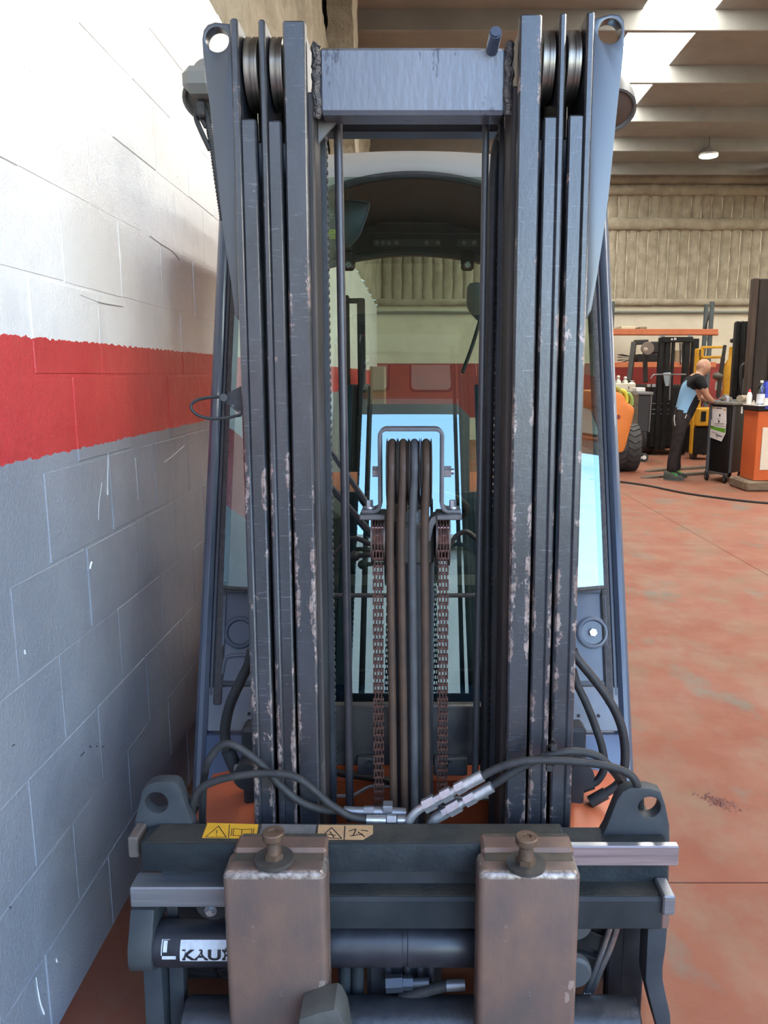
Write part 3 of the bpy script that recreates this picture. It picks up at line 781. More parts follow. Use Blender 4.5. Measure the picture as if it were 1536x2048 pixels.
# lower beam: stepped, in front of the cylinder
lbm = MB().box(-.17, .487, 1.35, 1.42, .386, .456, .006).build('lower_beam', mat('beam_paint_worn', (.017, .022, .026), (.031, .036, .039), 10, rough=.5, spec=.22, chip=(.20, .12, .09), chip_amt=.03, chip_scale=12), ca)
MB().box(-.17, .482, 1.358, 1.418, .456, .4568).build('beam_top', M_CARR_TOP, ca)
MB().box(.478, .496, 1.348, 1.4, .39, .452, .004).build('worn_end', mat('coppery_wear', (.30, .15, .11), (.22, .16, .14), 14, rough=.4, metal=.4), ca)
e0, e1 = P(1328, 1793, 1.34), P(1350, 1832, 1.34)
MB().box(e0.x, e1.x, 1.34, 1.4, e1.z, e0.z, .003).build('end_stop', M_STEEL_DULL, ca)
e0, e1 = P(254, 1676, 1.375), P(277, 1717, 1.375)
MB().box(e0.x, e1.x, 1.375, 1.43, e1.z, e0.z, .003).build('end_stop', mat('brownish_steel', (.17, .13, .11), (.12, .11, .1), 20, rough=.45, metal=.3), ca)
# slide rails
e0, e1 = P(258, 1776, 1.35), P(470, 1816, 1.35)
MB().box(e0.x, -.2, 1.35, 1.40, e1.z, e0.z, .003).build('slide_rail', M_STEEL_DULL, ca)
e0, e1 = P(1130, 1693, 1.375), P(1357, 1733, 1.375)
part_label(MB().box(.12, e1.x, 1.375, 1.392, e1.z, e0.z, .0025).build('slide_rail', M_STEEL, ca), 'bright bare steel slide rail')
# back frame with lifting lugs
bk = MB().box(.15, .505, 1.395, 1.46, .50, .541, .006).box(.10, .505, 1.40, 1.45, .45, .52, .003).build('back_frame', M_CARR, FK)
def lug(pts, eye, nm):
    w = [P(a, b, 1.43) for a, b in pts]; e = P(*eye, 1.43)
    MB().plate([(p.x, p.z) for p in w], .03, [(e.x, e.z, .0225)], lambda a, b, t: (a, 1.43 + t, b), bev=.003).build('lifting_lug', mat('lug_paint', (.036, .042, .048), (.055, .061, .066), 10, rough=.5, spec=.25, chip=(.2, .17, .15), chip_amt=.01, chip_scale=40), bk)
lug([(1200, 1678), (1213, 1655), (1226, 1622), (1235, 1600), (1246, 1584), (1262, 1576), (1300, 1577), (1322, 1584), (1331, 1610), (1339, 1650), (1340, 1700), (1337, 1780), (1320, 1780), (1318, 1690)], (1299, 1615), 0)
lug([(262, 1680), (268, 1650), (277, 1612), (285, 1580), (296, 1569), (312, 1564), (345, 1564), (356, 1570), (363, 1585), (374, 1620), (386, 1650), (396, 1680)], (313, 1606), 0)
# right and left side frames
def side(pts, y0, y1, nm='side_frame'):
    w = [P(a, b, y0) for a, b in pts]
    return MB().plate([(p.x, p.z) for p in w], y1 - y0, fn=lambda a, b, t: (a, y0 + t, b), bev=.003).build(nm, mat('side_paint', (.032, .039, .047), (.05, .057, .065), 8, rough=.5, spec=.25, chip=(.45, .43, .4), chip_amt=.0, chip_scale=30), bk)
side([(1296, 1855), (1335, 1855), (1331, 1900), (1326, 1935), (1326, 1960), (1333, 1995), (1341, 2030), (1345, 2110), (1330, 2110), (1310, 2040), (1297, 1990), (1291, 1962), (1293, 1920)], 1.39, 1.44)
side([(285, 1925), (322, 1925), (333, 2110), (295, 2110)], 1.40, 1.46)
side([(337, 1925), (366, 1925), (372, 2110), (343, 2110)], 1.43, 1.46)
# side-shift cylinder with bracket
cz = .321; cyY = 1.40; cr = .0445
xc0, xc1 = P(300, 1885, cyY - cr).x, .16
sc = MB().lathe((xc0, cyY, cz), (xc1 - xc0, 0, 0), [(0, cr * .96), (.01, cr), (.73, cr), (.732, cr * .96), (.745, cr * .96), (.747, cr), (.99, cr), (1, cr * .9)], 40).build('shift_cylinder', mat('cylinder_paint', (.016, .018, .024), (.03, .032, .04), 18, rough=.38, chip=(.22, .19, .16), chip_amt=.015, chip_scale=30), FK)
xk0 = P(258, 1885, 1.37).x
m = MB()
prof = [(1.352 + .0, cz - .01), (1.356, cz + .02), (1.37, cz + .05), (1.385, cz + .085), (1.44, cz + .085), (1.45, cz), (1.44, cz - .04), (1.38, cz - .047), (1.358, cz - .03)]
m.plate(prof, xc0 + .002 - xk0, fn=lambda a, b, t: (xk0 + t, a, b), bev=.006)
m.build('cylinder_bracket', mat('bracket_paint', (.036, .043, .05), (.057, .062, .064), 9, rough=.5, spec=.25, chip=(.3, .24, .2), chip_amt=.03, chip_scale=16), sc)
# maker's decal, half torn
def on_cyl(x, h, e=.0006):      # h = height along the arc from the front-facing line
    a = h / cr
    return (x, cyY - (cr + e) * math.cos(a + .55), cz + (cr + e) * math.sin(a + .55))
def cyl_patch(x0, x1, h0, h1, e, n=8):
    m = MB(); m.grid(2, n, lambda u, v: on_cyl(x0 + (x1 - x0) * u, h0 + (h1 - h0) * v, e)); return m
M_DECAL_W = mat('decal_white', (.62, .64, .68), (.5, .52, .56), 80, rough=.4, chip=(.03, .03, .04), chip_amt=.035, chip_scale=45)
M_INK = mat('print_black', (.012, .013, .018), rough=.45)
gx = lambda px: P(px, 1885, cyY - cr).x
dec = cyl_patch(gx(358), gx(470), -.030, .010, .0006).build('decal', M_DECAL_W, sc)
part_label(dec, "white maker's sticker, partly torn")
m = cyl_patch(gx(320), gx(322), -.018, .0105, .0006)
m2 = cyl_patch(gx(324), gx(332), -.012, .0085, .0006); m.add(m2.v, m2.f)
m2 = cyl_patch(gx(320), gx(336), .010, .0108, .0006); m.add(m2.v, m2.f)
m2 = cyl_patch(gx(322), gx(350), -.026, -.019, .0006); m.add(m2.v, m2.f)
m.build('decal_border', M_DECAL_W, sc)
v, f = text_geo('KAUP', .0262, .0011)
w = max(p[0] for p in v)
sx = (gx(463) - gx(361)) / w
MB().add([on_cyl(gx(361) + p[0] * sx + p[1] * .0, -.0265 + p[1] * 1.05, .0012) for p in v], f).build('lettering', M_INK, sc)
# lower tube
lt = MB().lathe((-.47, 1.40, .135), (.93, 0, 0), [(0, .045), (.005, .05), (.995, .05), (1, .045)], 32).build('lower_tube', mat('lower_tube_paint', (.02, .022, .028), (.036, .038, .044), 12, rough=.42, bump=.15), bk)
# bolt under left rail
c = P(421, 1822, 1.375)
MB().cyl(c + Vector((0, .02, 0)), c, .0125, 18).build('washer', M_STEEL_DULL, ca)
MB().hexnut(c, c + Vector((0, -.008, 0)), .007).build('bolt', M_CHROME, ca)
MB().cyl(c + Vector((0, .02, .0)), c + Vector((0, .05, 0)), .035, 20).build('roller_cover', M_BLACK, ca)
e0, e1 = P(332, 1810, 1.43), P(356, 1842, 1.43)
MB().box(e0.x, e1.x, 1.43, 1.44, e1.z - .01, e0.z + .02, .002).build('tab', M_PLATEGREY, ca)

# stickers on the beam top
def top_pt(px, py): q = PZ(px, py, ZB + .001); return (q.x, q.y)
def top_patch(pts, e): return MB().plate([top_pt(a, b) for a, b in pts], .0004, fn=lambda a, b, t: (a, b, ZB + e + t))
st = top_patch([(404, 1676), (512, 1678), (517, 1649), (415, 1646)], .0012).build('warning_sticker', mat('sticker_yellow', (.72, .42, .03), (.66, .36, .03), 40, rough=.5), ca)
def lines(segs, e, wd, par, nm='pictogram', mt=None):
    m = MB()
    for (a, b), (c, d) in segs:
        p0, p1 = PZ(a, b, ZB + e), PZ(c, d, ZB + e)
        m.bar(p0, p1, wd, .0003)
    return m.build(nm, mt or M_INK, par)
lines([((411, 1674), (437, 1652)), ((437, 1652), (453, 1675)), ((453, 1675), (411, 1674)), ((434, 1660), (433, 1667)), ((433, 1670), (433, 1671.5)), ((459, 1649), (457, 1676))], .0018, .0016, st)
lines([((468, 1657), (466, 1671)), ((466, 1671), (502, 1672)), ((502, 1672), (504, 1658)), ((468, 1657), (484, 1659)), ((484, 1659), (504, 1658)), ((484, 1659), (483, 1672)), ((464, 1656), (462, 1672)), ((508, 1657), (506, 1673))], .0018, .0013, st)
st2 = top_patch([(634, 1679), (726, 1680), (746, 1668), (746, 1651), (637, 1650)], .0012).build('warning_sticker', mat('sticker_tan', (.50, .32, .16), (.42, .28, .16), 60, rough=.55, chip=(.10, .09, .08), chip_amt=.03, chip_scale=120), ca)
lines([((641, 1675), (663, 1655)), ((663, 1655), (684, 1677)), ((684, 1677), (641, 1675)), ((690, 1652), (688, 1680)), ((655, 1668), (672, 1671)), ((660, 1663), (668, 1675)), ((698, 1662), (712, 1658)), ((712, 1658), (706, 1672)), ((700, 1672), (726, 1668)), ((722, 1660), (736, 1662)), ((716, 1664), (730, 1674))], .0018, .0022, st2)
top_patch([(518, 1677), (628, 1678), (633, 1650), (524, 1648)], .001).build('faded_sticker', mat('sticker_grey', (.17, .17, .17), (.11, .11, .11), 40, rough=.6), ca)

# forks
M_FORK_EDGE = mat('fork_worn_edge', (.38, .32, .28), (.14, .11, .095), 90, rough=.35, metal=.5)
def fork(x0, x1, tint):
    ft = .558
    prof = [(1.283, .06), (1.283, ft - .012), (1.286, ft - .004), (1.293, ft), (1.372, ft + .012), (1.376, ft + .006), (1.376, .50), (1.345, .495), (1.345, .06)]
    m = MB()
    nb = 6
    # shank as rounded section swept down
    sec = []
    r = .013
    for cx_, cy_, a0 in ((x1 - r, 1.283 + r, -90), (x1 - .004, 1.345 - .004, 0), (x0 + .004, 1.345 - .004, 90), (x0 + r, 1.283 + r, 180)):
        rr2 = r if cy_ < 1.31 else .004
        for k in range(nb + 1):
            a = math.radians(a0 + 90 * k / nb); sec.append((cx_ + rr2 * math.cos(a), cy_ + rr2 * math.sin(a)))
    n = len(sec); cxm, cym = (x0 + x1) / 2, 1.315
    rings = []
    for z, ins in ((.085, 0), (ft - .014, 0), (ft - .006, .0025), (ft - .001, .008), (ft, .014)):
        rings.append([(cxm + (a - cxm) * (1 - ins / ((x1 - x0) / 2)), max(b, 1.283 + ins) if b < cym else b, z) for a, b in sec])
    vs = [p for rg in rings for p in rg]
    fs = [(i * n + k, i * n + (k + 1) % n, (i + 1) * n + (k + 1) % n, (i + 1) * n + k) for i in range(len(rings) - 1) for k in range(n)]
    fs += [tuple(range(n))[::-1], tuple(range((len(rings) - 1) * n, len(rings) * n))]
    m.add(vs, fs)
    for fi in range(n, 3 * n): m.mi[fi] = 1
    # hook over the beam
    m.box(x0 + .01, x1 - .003, 1.335, 1.39, ft - .075, ft + .012, .006)
    # blade
    m.box(x0, x1, .22, 1.30, .05, .092, .01)
    fo = m.build('fork', [tint, M_FORK_EDGE], FK, origin=(cxm, 1.3, .3))
    return fo, cxm
xa0, xa1 = P(443, 1750, 1.283).x, P(651, 1750, 1.283).x
xb0, xb1 = P(957, 1750, 1.283).x, P(1163, 1750, 1.283).x
for (x0, x1), (ppx, ppy) in (((xa0, xa1), (548, 1715)), ((xb0, xb1), (1052, 1725))):
    fo, cxm = fork(x0, x1, M_FORK)
    MB().plate([(x0 + .014, 1.318), (x1 - .008, 1.318), (x1 - .008, 1.384), (x0 + .02, 1.384)], .001, fn=lambda a, b, t: (a, b, .5705 + t - (.0125 if b < 1.33 else 0))).build('greasy_top', mat('fork_top_grease', (.028, .03, .026), (.10, .075, .055), 9, rough=.55, spec=.3), fo)
    q = PZ(ppx, ppy, .572)
    MB().cyl((q.x, q.y, .566), (q.x, q.y, .573), .036, 28).build('pin_plate', mat('pin_plate_dark', (.04, .037, .033), (.06, .055, .05), 30, rough=.45), fo)
    MB().hexnut((q.x, q.y, .572), (q.x, q.y, .583), .0185).lathe((q.x, q.y, .583), (0, 0, .042), [(0, .0145), (.5, .0125), (.52, .0115), (.62, .0115), (.64, .018), (.7, .0205), (.95, .0205), (1, .0185), (1, .009), (.94, .0085)], 24).build('locking_pin', M_BRASSY, fo)
# corner of a guard plate by the left fork heel
g0 = [P(a, b, 1.22) for a, b in ((598, 2040), (640, 2026), (668, 2020), (678, 2026), (690, 2050), (700, 2110), (590, 2110))]
MB().plate([(p.x, p.z) for p in g0], .066, fn=lambda a, b, t: (a, 1.22 + t, b), bev=.004).build('corner_block', mat('grey_green_steel', (.09, .092, .085), (.065, .068, .065), 20, rough=.5), FK)

# hydraulics behind and under the carriage
M_PIPE = mat('zinc_pipe', (.42, .43, .44), (.3, .3, .32), 40, rough=.25, metal=.85)
for dx in (0, 14):
    MB().tube([P(1222 + dx, 1850, 1.46), P(1207 + dx, 1895, 1.46), P(1186 + dx * .8, 1950, 1.46), P(1172 + dx * .8, 1984, 1.46), P(1163 + dx * .7, 1996, 1.45), P(1140 + dx * .5, 2003, 1.44)], .0062, 10, 5).build('steel_pipe', M_PIPE, FK)
c = P(1150, 1950, 1.43)
MB().lathe(c, (0, .02, 0), [(0, .03), (.3, .036), (1, .036)], 26).build('round_cover', mat('cover_grey', (.06, .065, .07), rough=.5), bk)
c = P(1150, 1850, 1.42)
MB().lathe(c, (0, .03, 0), [(0, .035), (.3, .038), (1, .038)], 26).build('round_cover', MATS['cover_grey'], bk)
# centre, between the forks
m = MB().box(-.10, .06, 1.47, 1.5, .06, .25, .01).box(-.155, -.11, 1.45, 1.49, .22, .33, .004).build('valve_block', M_DARK, bk)
for i, px in enumerate((690, 715)):
    MB().tube([P(px, 1900, 1.45), P(px, 1945, 1.45), P(px, 1985, 1.45)], .014, 12, 1).build('valve_barrel', M_CARR, bk)
for px in (776, 815, 840, 862):
    MB().tube([P(px, 1900, 1.47), P(px, 1938, 1.465), P(px + 3, 1960, 1.46)], .0085, 10, 2).build('short_hose', M_DARK, bk)
c0, c1 = P(772, 1968, 1.43), P(806, 1966, 1.43)
MB().hexnut(c0, c1, .017).hexnut(c1, P(826, 1966, 1.43), .014).cyl(P(826, 1966, 1.43), P(858, 1964, 1.43), .0095, 14).build('elbow_fitting', mat('fitting_blue_grey', (.06, .07, .09), rough=.4, metal=.4), bk)
MB().tube([P(800, 1998, 1.42), P(840, 1985, 1.42), P(880, 1974, 1.42), P(895, 1971, 1.42)], .0115, 12, 5).build('short_hose', M_HOSE, bk)
MB().cyl(P(893, 1971, 1.42), P(930, 1969, 1.42), .0118, 16).build('crimp', mat('crimp_grey', (.2, .21, .23), rough=.4, metal=.5), bk)
# uprights glimpsed through the frame on the right and dark apron behind
for px0, px1 in ((1218, 1238), (1245, 1278)):
    a, b_ = P(px0, 1862, 1.5), P(px1, 2100, 1.5)
    MB().box(a.x, b_.x, 1.5, 1.53, .05, .42, .004).build('inner_upright', mat('upright_dim', (.014, .015, .018), (.025, .025, .028), 16, rough=.6, spec=.2), bk)

# hose pairs over the top
def hose(pts, Y, r, nm='side_hose', m=None, par=None):
    pp = [P(a, b, Y if len(c) == 0 else c[0]) for a, b, *c in pts]
    return MB().tube(pp, r, 12, 6).build(nm, m or M_HOSE, par or FK)
h1 = hose([(405, 1690, 1.52), (405, 1620, 1.52), (408, 1560, 1.50), (416, 1524), (438, 1494), (461, 1488), (491, 1504), (528, 1533), (556, 1566), (597, 1601), (643, 1619), (690, 1622)], 1.475, .0078)
h2 = hose([(384, 1690, 1.49), (384, 1632, 1.48), (387, 1603), (402, 1577), (440, 1559), (505, 1548), (564, 1548), (597, 1557), (628, 1580), (660, 1608), (700, 1632), (735, 1640)], 1.452, .0078)
MB().cyl(P(688, 1622, 1.475), P(728, 1623, 1.475), .0095, 16).cyl(P(728, 1623, 1.475), P(748, 1623, 1.475), .012, 6).cyl(P(748, 1623, 1.475), P(812, 1626, 1.475), .0105, 12).build('crimp', M_STEEL_DULL, h1)
MB().box(P(765, 1610, 1.475).x, P(785, 1610, 1.475).x, 1.465, 1.49, P(765, 1640, 1.475).z, P(765, 1608, 1.475).z, .002).build('tee_block', M_STEEL_DULL, h1)
MB().cyl(P(733, 1640, 1.452), P(772, 1641, 1.452), .0105, 16).cyl(P(774, 1641, 1.452), P(793, 1641, 1.452), .0125, 6).cyl(P(795, 1641, 1.452), P(812, 1641, 1.452), .0105, 14).build('crimp', M_CHROME, h2)
h3 = hose([(958, 1556), (985, 1541), (1015, 1529), (1060, 1521), (1121, 1521), (1194, 1528), (1236, 1538), (1263, 1552), (1276, 1576), (1281, 1620, 1.47), (1282, 1690, 1.48)], 1.44, .0082)
h4 = hose([(980, 1574), (1000, 1561), (1030, 1542), (1076, 1518), (1121, 1505), (1157, 1503), (1194, 1512), (1218, 1532), (1240, 1562, 1.48), (1250, 1600, 1.5), (1252, 1680, 1.5)], 1.455, .0082)
def fitting(chain, Y, par):
    for a, b_, r, n in chain:
        MB().cyl(P(*a, Y), P(*b_, Y), r, n).build('hose_fitting', M_CHROME, par)
fitting([((965, 1551), (929, 1570), .0118, 18), ((929, 1570), (912, 1579), .0132, 6), ((912, 1579), (902, 1585), .0085, 14), ((903, 1584), (884, 1594), .0140, 6), ((884, 1594), (870, 1602), .0105, 6), ((870, 1602), (848, 1613), .0150, 6)], 1.44, h3)
MB().tube([P(850, 1612, 1.44), P(838, 1619, 1.44), P(826, 1630, 1.44), P(818, 1645, 1.44), P(815, 1668, 1.44)], .0088, 14, 5).build('elbow', M_CHROME, h3)
fitting([((984, 1573), (950, 1592), .0118, 18), ((950, 1592), (930, 1603), .0132, 6), ((930, 1603), (919, 1609), .0085, 14), ((920, 1608), (897, 1621), .0145, 6), ((897, 1621), (884, 1629), .0115, 6)], 1.442, h4)
MB().tube([P(886, 1628, 1.442), P(872, 1636, 1.442), P(862, 1648, 1.442), P(858, 1668, 1.442)], [.0118, .0118, .010, .010], 14, 4).build('elbow', M_STEEL_DULL, h4)
for dx in (0, 9):
    pts = [P(1098 + dx + 6 * math.sin(a), 1515 + 25 * math.cos(a) - dx, 1.436 + .013 * (1 - math.cos(2 * a))) for a in [i * math.pi / 8 for i in range(17)]]
    MB().tube(pts, .0022, 6, 2).box(P(1094 + dx, 0, 1.43).x if False else P(1092 + dx, 1535 - dx * 4.6, 1.43).x, P(1104 + dx, 1535 - dx * 4.6, 1.43).x, 1.424, 1.434, P(1100, 1541 - dx * 4.6, 1.43).z, P(1100, 1530 - dx * 4.6, 1.43).z, .001).build('cable_tie', M_BLACK, h3)
# ================================================================== the forklift: cab, body, wheels
CK = .36; CY0 = 1.87 - .45 * CK
def CP(px, py, d=0.0): return PL(px, py, CY0 + d, CK)
def cl(x, d, z): return (x, CY0 + d + CK * z, z)
M_CAB = mat('cab_paint', (.06, .075, .11), (.075, .09, .125), 6, rough=.32, chip=(.4, .42, .45), chip_amt=.0, chip_scale=50, coat=.2)
M_CABLOW = mat('cab_panel_paint', (.085, .10, .13), (.105, .12, .15), 5, rough=.4, chip=(.035, .04, .05), chip_amt=.02, chip_scale=18)
M_ORANGE = mat('body_orange', (.52, .125, .05), (.45, .11, .045), 5, rough=.42, chip=(.16, .09, .06), chip_amt=.015, chip_scale=20)
M_SEAL = mat('window_seal', (.045, .043, .047), (.07, .066, .068), 80, rough=.75, bump=.4, bump_scale=300)
M_GLASS = glass_mat('windscreen_glass', (.50, .64, .56), .165)
M_GLASS2 = glass_mat('side_glass', (.80, .88, .86), .05)
M_LINER = mat('headliner', (.012, .026, .028), (.02, .034, .037), 6, rough=.5)
M_INNER = mat('cab_inner_steel', (.05, .06, .07), (.07, .08, .09), 10, rough=.4)
HW = .567
zb, ztp = .33, 2.02
for s in (-1, 1):
    m = MB()
    # pillar: rounded hollow section, splayed towards the base
    def pf(x, y, z): return cl(x, y, z)
    m.box(s * (HW - .030), s * HW, -.012, .06, zb, ztp, .010, pf)
    pl = m.build('cab_pillar', M_CAB, FK)
    MB().box(s * (HW - .031), s * (HW - .0425), -.004, .02, .62, ztp - .02, .003, cl).build('gutter', mat('gutter_dark', (.03, .035, .05), rough=.4), pl)
    MB().box(s * (HW - .043), s * (HW - .066), -.008, .02, .60, ztp - .02, .004, cl).build('window_seal', M_SEAL, pl)

# windscreen: bowed glass between the seals
WR = 1.15; WX = HW - .066
def wind(u, v, z0, z1, hw):
    x = -hw + 2 * hw * u; z = z0 + (z1 - z0) * v
    q = abs(x) - .24; bow = .125 - .29 * (.5 * (q + math.sqrt(q * q + .0016)))
    return (x, CY0 + .012 + CK * z - bow - .012 * math.sin(math.pi * max(0, min(1, (z - .6) / 1.4))), z)
zs = CP(470, 1166).z
ws = MB()
ws.grid(28, 28, lambda u, v: wind(u, v, zs, 1.995, WX))
w = ws.build('windscreen', M_GLASS, FK, angle=180)
part_label(w, 'bowed tinted windscreen reflecting sky and red door')
zlow = CP(827, 1372).z
MB().grid(16, 10, lambda u, v: wind(u, v, zlow, zs - .004, .30)).build('lower_glass', M_GLASS, w, angle=180)
MB().tube([wind(u / 20, 0, zs, 1, WX) for u in range(21)], .006, 8, 1).build('glass_seal', M_SEAL, w)
for s in (-1, 1):  # dark blue bars stand in for the mast rails reflected in the glass
    refl_pts = [(s * (.195 - .012 * k / 10), CY0 + CK * z + .01, z) for k, z in enumerate([zlow + (1.42 - zlow) * q / 10 for q in range(11)])]
    m = MB()
    for a, b_ in zip(refl_pts[:-1], refl_pts[1:]): m.bar(a, b_, .022, .01, 0, up=(0, -1, 0))
    m.build('reflection_bar', mat('reflection_blue', (.03, .045, .075), rough=.4), w)
# wiper
wp = MB()
for a, b_ in (((640, 870), (772, 1062)), ((640, 948), (757, 1082))):
    p0, p1 = P(a[0], a[1], 1.93), P(b_[0], b_[1], 1.89)
    wp.bar(p0, p1, .012, .017, .002, up=(0, -1, 0))
wi = wp.build('wiper_arm', mat('wiper_black', (.03, .03, .035), rough=.4), FK)
MB().tube([P(712, 1112, 1.83), P(760, 1108, 1.82)], .006, 10, 1).sphere(P(710, 1112, 1.83), .013).build('washer_knob', M_BLACK, wi)
MB().tube([P(655, 1130, 1.85), P(690, 1085, 1.85), P(712, 1077, 1.84), P(745, 1090, 1.83)], .006, 10, 5).build('washer_hose', M_BLACK, wi)
MB().tube([P(900, 1090, 1.83), P(915, 1070, 1.84), P(935, 1064, 1.84), P(960, 1085, 1.85)], .006, 10, 5).build('washer_hose', M_BLACK, wi)
MB().cyl(P(748, 1073, 1.82), P(748, 1073, 1.81), .009, 14).build('wiper_nut', M_CHROME, wi)

# sheet metal below the glass, each side of the mast
for s in (-1, 1):
    xo, xi = s * (HW - .045), s * .30
    z1, z2, z3, z4 = CP(470, 1176).z, CP(470, 1368).z, CP(470, 1462).z, CP(470, 1585).z
    up = MB().box(xi, xo, .0, .02, z2, z1, .004, cl).build('front_panel', M_CABLOW, FK)
    bp = CP(480, 1265) if s < 0 else CP(1185, 1265)
    c = Vector(cl(bp.x, -.0, bp.z)); nrm = Vector((0, -1, CK)).normalized()
    MB().lathe(c, nrm * .008, [(0, .043), (.6, .043), (1, .038), (1, .034), (.25, .03), (.25, .0)], 36, cap=False).build('round_boss', mat('boss_blue', (.05, .065, .095), rough=.45) if s < 0 else M_CABLOW, up)
    if s > 0: MB().hexnut(c + nrm * .002, c + nrm * .012, .0105).build('bolt', M_CHROME, up)
    # pressed ribs
    a = CP(449, 1190) if s < 0 else CP(1209, 1190); b_ = CP(446, 1290) if s < 0 else CP(1213, 1290)
    m = MB().tube([cl(a.x, -.002, a.z), cl(b_.x, -.002, b_.z)], .006, 8, 1)
    if s < 0:
        m.tube([CP(444, 1348, -.002), CP(450, 1320, -.002), CP(462, 1312, -.002), CP(505, 1310, -.002)], .005, 8, 5)
    m.build('pressed_rib', M_CABLOW, up)
    for za_, zb_ in ((z1 - .012, z1 + .004), (z2 - .002, z2 + .008)):
        MB().box(xi, xo, -.004, .0, za_, zb_, .001, cl).build('panel_lip', mat('lip_dark', (.04, .045, .06), rough=.5), up)
    MB().box(xi, s * (HW - .03), -.004, .02, z3, z2 - .006, .003, cl).build('front_panel', mat('cab_panel_dusty', (.12, .14, .18), (.17, .18, .2), 7, rough=.45), FK)
    for q in ((1157, 1432), (1197, 1432)) if s > 0 else ((498, 1428),):
        h = CP(*q, -.005); MB().cyl(h + Vector((0, .004, 0)), h + Vector((0, -.0005, 0)), .0045, 12).build('screw_hole', M_BLACK, up)
    MB().box(xi, s * (HW - .03), -.01, .02, z4, z3 - .006, .003, cl).build('front_panel', mat('cab_blue_low', (.06, .085, .15), (.07, .095, .16), 6, rough=.35), FK)
    # orange wing in front of the axle
    m = MB()
    def wing(u, v, s=s):
        x = s * (.24 + .275 * u); a = math.radians(100 * v)
        return (x, 1.84 - .30 * math.sin(a) + .06 * u * u, .395 + .075 * math.cos(a) - .03 * u * u)
    m.grid(8, 8, wing)
    m.build('front_wing', M_ORANGE, FK, angle=60)
    # dark tilt ram and hose unions behind the mast
    q = P(505, 1545, 1.72) if s < 0 else P(1150, 1545, 1.72)
    MB().box(q.x - .02, q.x + .02, 1.7, 1.76, q.z - .14, q.z + .12, .008).build('ram_mount', M_DARK, FK)
    MB().cyl((q.x, 1.66, q.z + .02), (q.x, 1.76, q.z + .02), .032, 18).build('tilt_ram', M_DARK, FK)
    MB().cyl(P(1158, 1560, 1.69) if s > 0 else P(487, 1540, 1.69), (P(1158, 1560, 1.69) if s > 0 else P(487, 1540, 1.69)) + Vector((s * .012, -.01, 0)), .018, 18).build('ram_nut', M_CHROME, FK)

# thick side hoses
def sh(pts, Y, r):
    return MB().tube([P(a, b, Y) for a, b in pts], r, 12, 6).build('tilt_hose', M_BLACK, FK)
a = sh([(504, 1300), (497, 1330), (484, 1356), (463, 1402), (453, 1438), (450, 1469), (455, 1499), (470, 1535)], 1.74, .0125)
MB().cyl(P(456, 1500, 1.74), P(472, 1538, 1.74), .0165, 16).build('union', M_DARK, a)
a = sh([(1146, 1300), (1155, 1318), (1194, 1366), (1224, 1410), (1243, 1454), (1250, 1499), (1248, 1540), (1236, 1568), (1205, 1590)], 1.70, .0105)
MB().cyl(P(1212, 1586, 1.70), P(1180, 1604, 1.70), .0145, 16).build('union', M_BLACK, a)
a = sh([(1146, 1340), (1154, 1368), (1173, 1408), (1191, 1454), (1205, 1499), (1208, 1536), (1196, 1560), (1180, 1570)], 1.72, .0095)
MB().cyl(P(1186, 1567, 1.72), P(1158, 1577, 1.72), .0135, 16).build('union', M_BLACK, a)

# sill, floor plate, chassis
p = P(827, 1380, 1.98)
MB().tube([(-.3, 1.96, p.z), (.3, 1.96, p.z)], .028, 20, 1).build('front_sill', mat('sill_navy', (.012, .028, .085), rough=.22), FK)
MB().box(-.32, .32, 1.97, 1.99, p.z - .13, p.z + .06, .004).build('sill_plate', mat('sill_dark', (.012, .016, .03), rough=.4), FK)
MB().box(-.42, .42, 1.93, 2.9, .10, .40, .02).build('chassis', M_ORANGE, FK)
MB().tube([P(650, 1538, 1.86), P(690, 1548, 1.85), P(762, 1558, 1.84), P(800, 1566, 1.84)], .0095, 10, 5).build('chassis_hose', M_BLACK, FK)
MB().tube([P(650, 1591, 1.84), P(695, 1592, 1.84), P(710, 1589, 1.84), P(735, 1575, 1.84), P(750, 1572, 1.84), P(800, 1572, 1.84)], .005, 10, 4).build('brake_pipe', M_CHROME, FK)
MB().tube([P(895, 1596, 1.84), P(1000, 1597, 1.84)], .005, 10, 1).build('brake_pipe', M_CHROME, FK)
MB().box(-.36, .36, 1.70, 1.74, .08, .34, .01).build('axle_beam', M_DARK, FK)

# wheels
def tyre(cx_, s):
    m = MB(); c = Vector((cx_ - .115, 1.75, .213)); R = .21
    m.lathe(c, (.23, 0, 0), [(0, .1), (0, .15), (.04, .185), (.12, R - .012), (.88, R - .012), (.96, .185), (1, .15), (1, .1)], 48)
    n = 20
    for i in range(n):
        for sd in (0, 1):
            a0 = 2 * math.pi * (i + .5 * sd) / n; da = 2 * math.pi / n * .33
            def fn(x, y, z, a0=a0, sd=sd):
                aa = a0 + y * da + (x - .5) * .22 * (1 if sd else -1)
                r = R - .02 + z * .022
                return (c.x + (.004 + .108 * x if not sd else .118 + .108 * x), c.y - r * math.cos(aa), c.z + r * math.sin(aa))
            m.box(0, 1, -1, 1, 0, 1, .12, fn)
    o = m.build('drive_wheel', mat('tyre_rubber', (.035, .035, .037), (.055, .053, .052), 10, rough=.75), FK)
    MB().lathe(c + Vector((.01, 0, 0)), (.21, 0, 0), [(0, .06), (.05, .12), (.95, .12), (1, .06)], 32).build('rim', M_ORANGE, o)
for s in (-1, 1): tyre(s * .45, s)

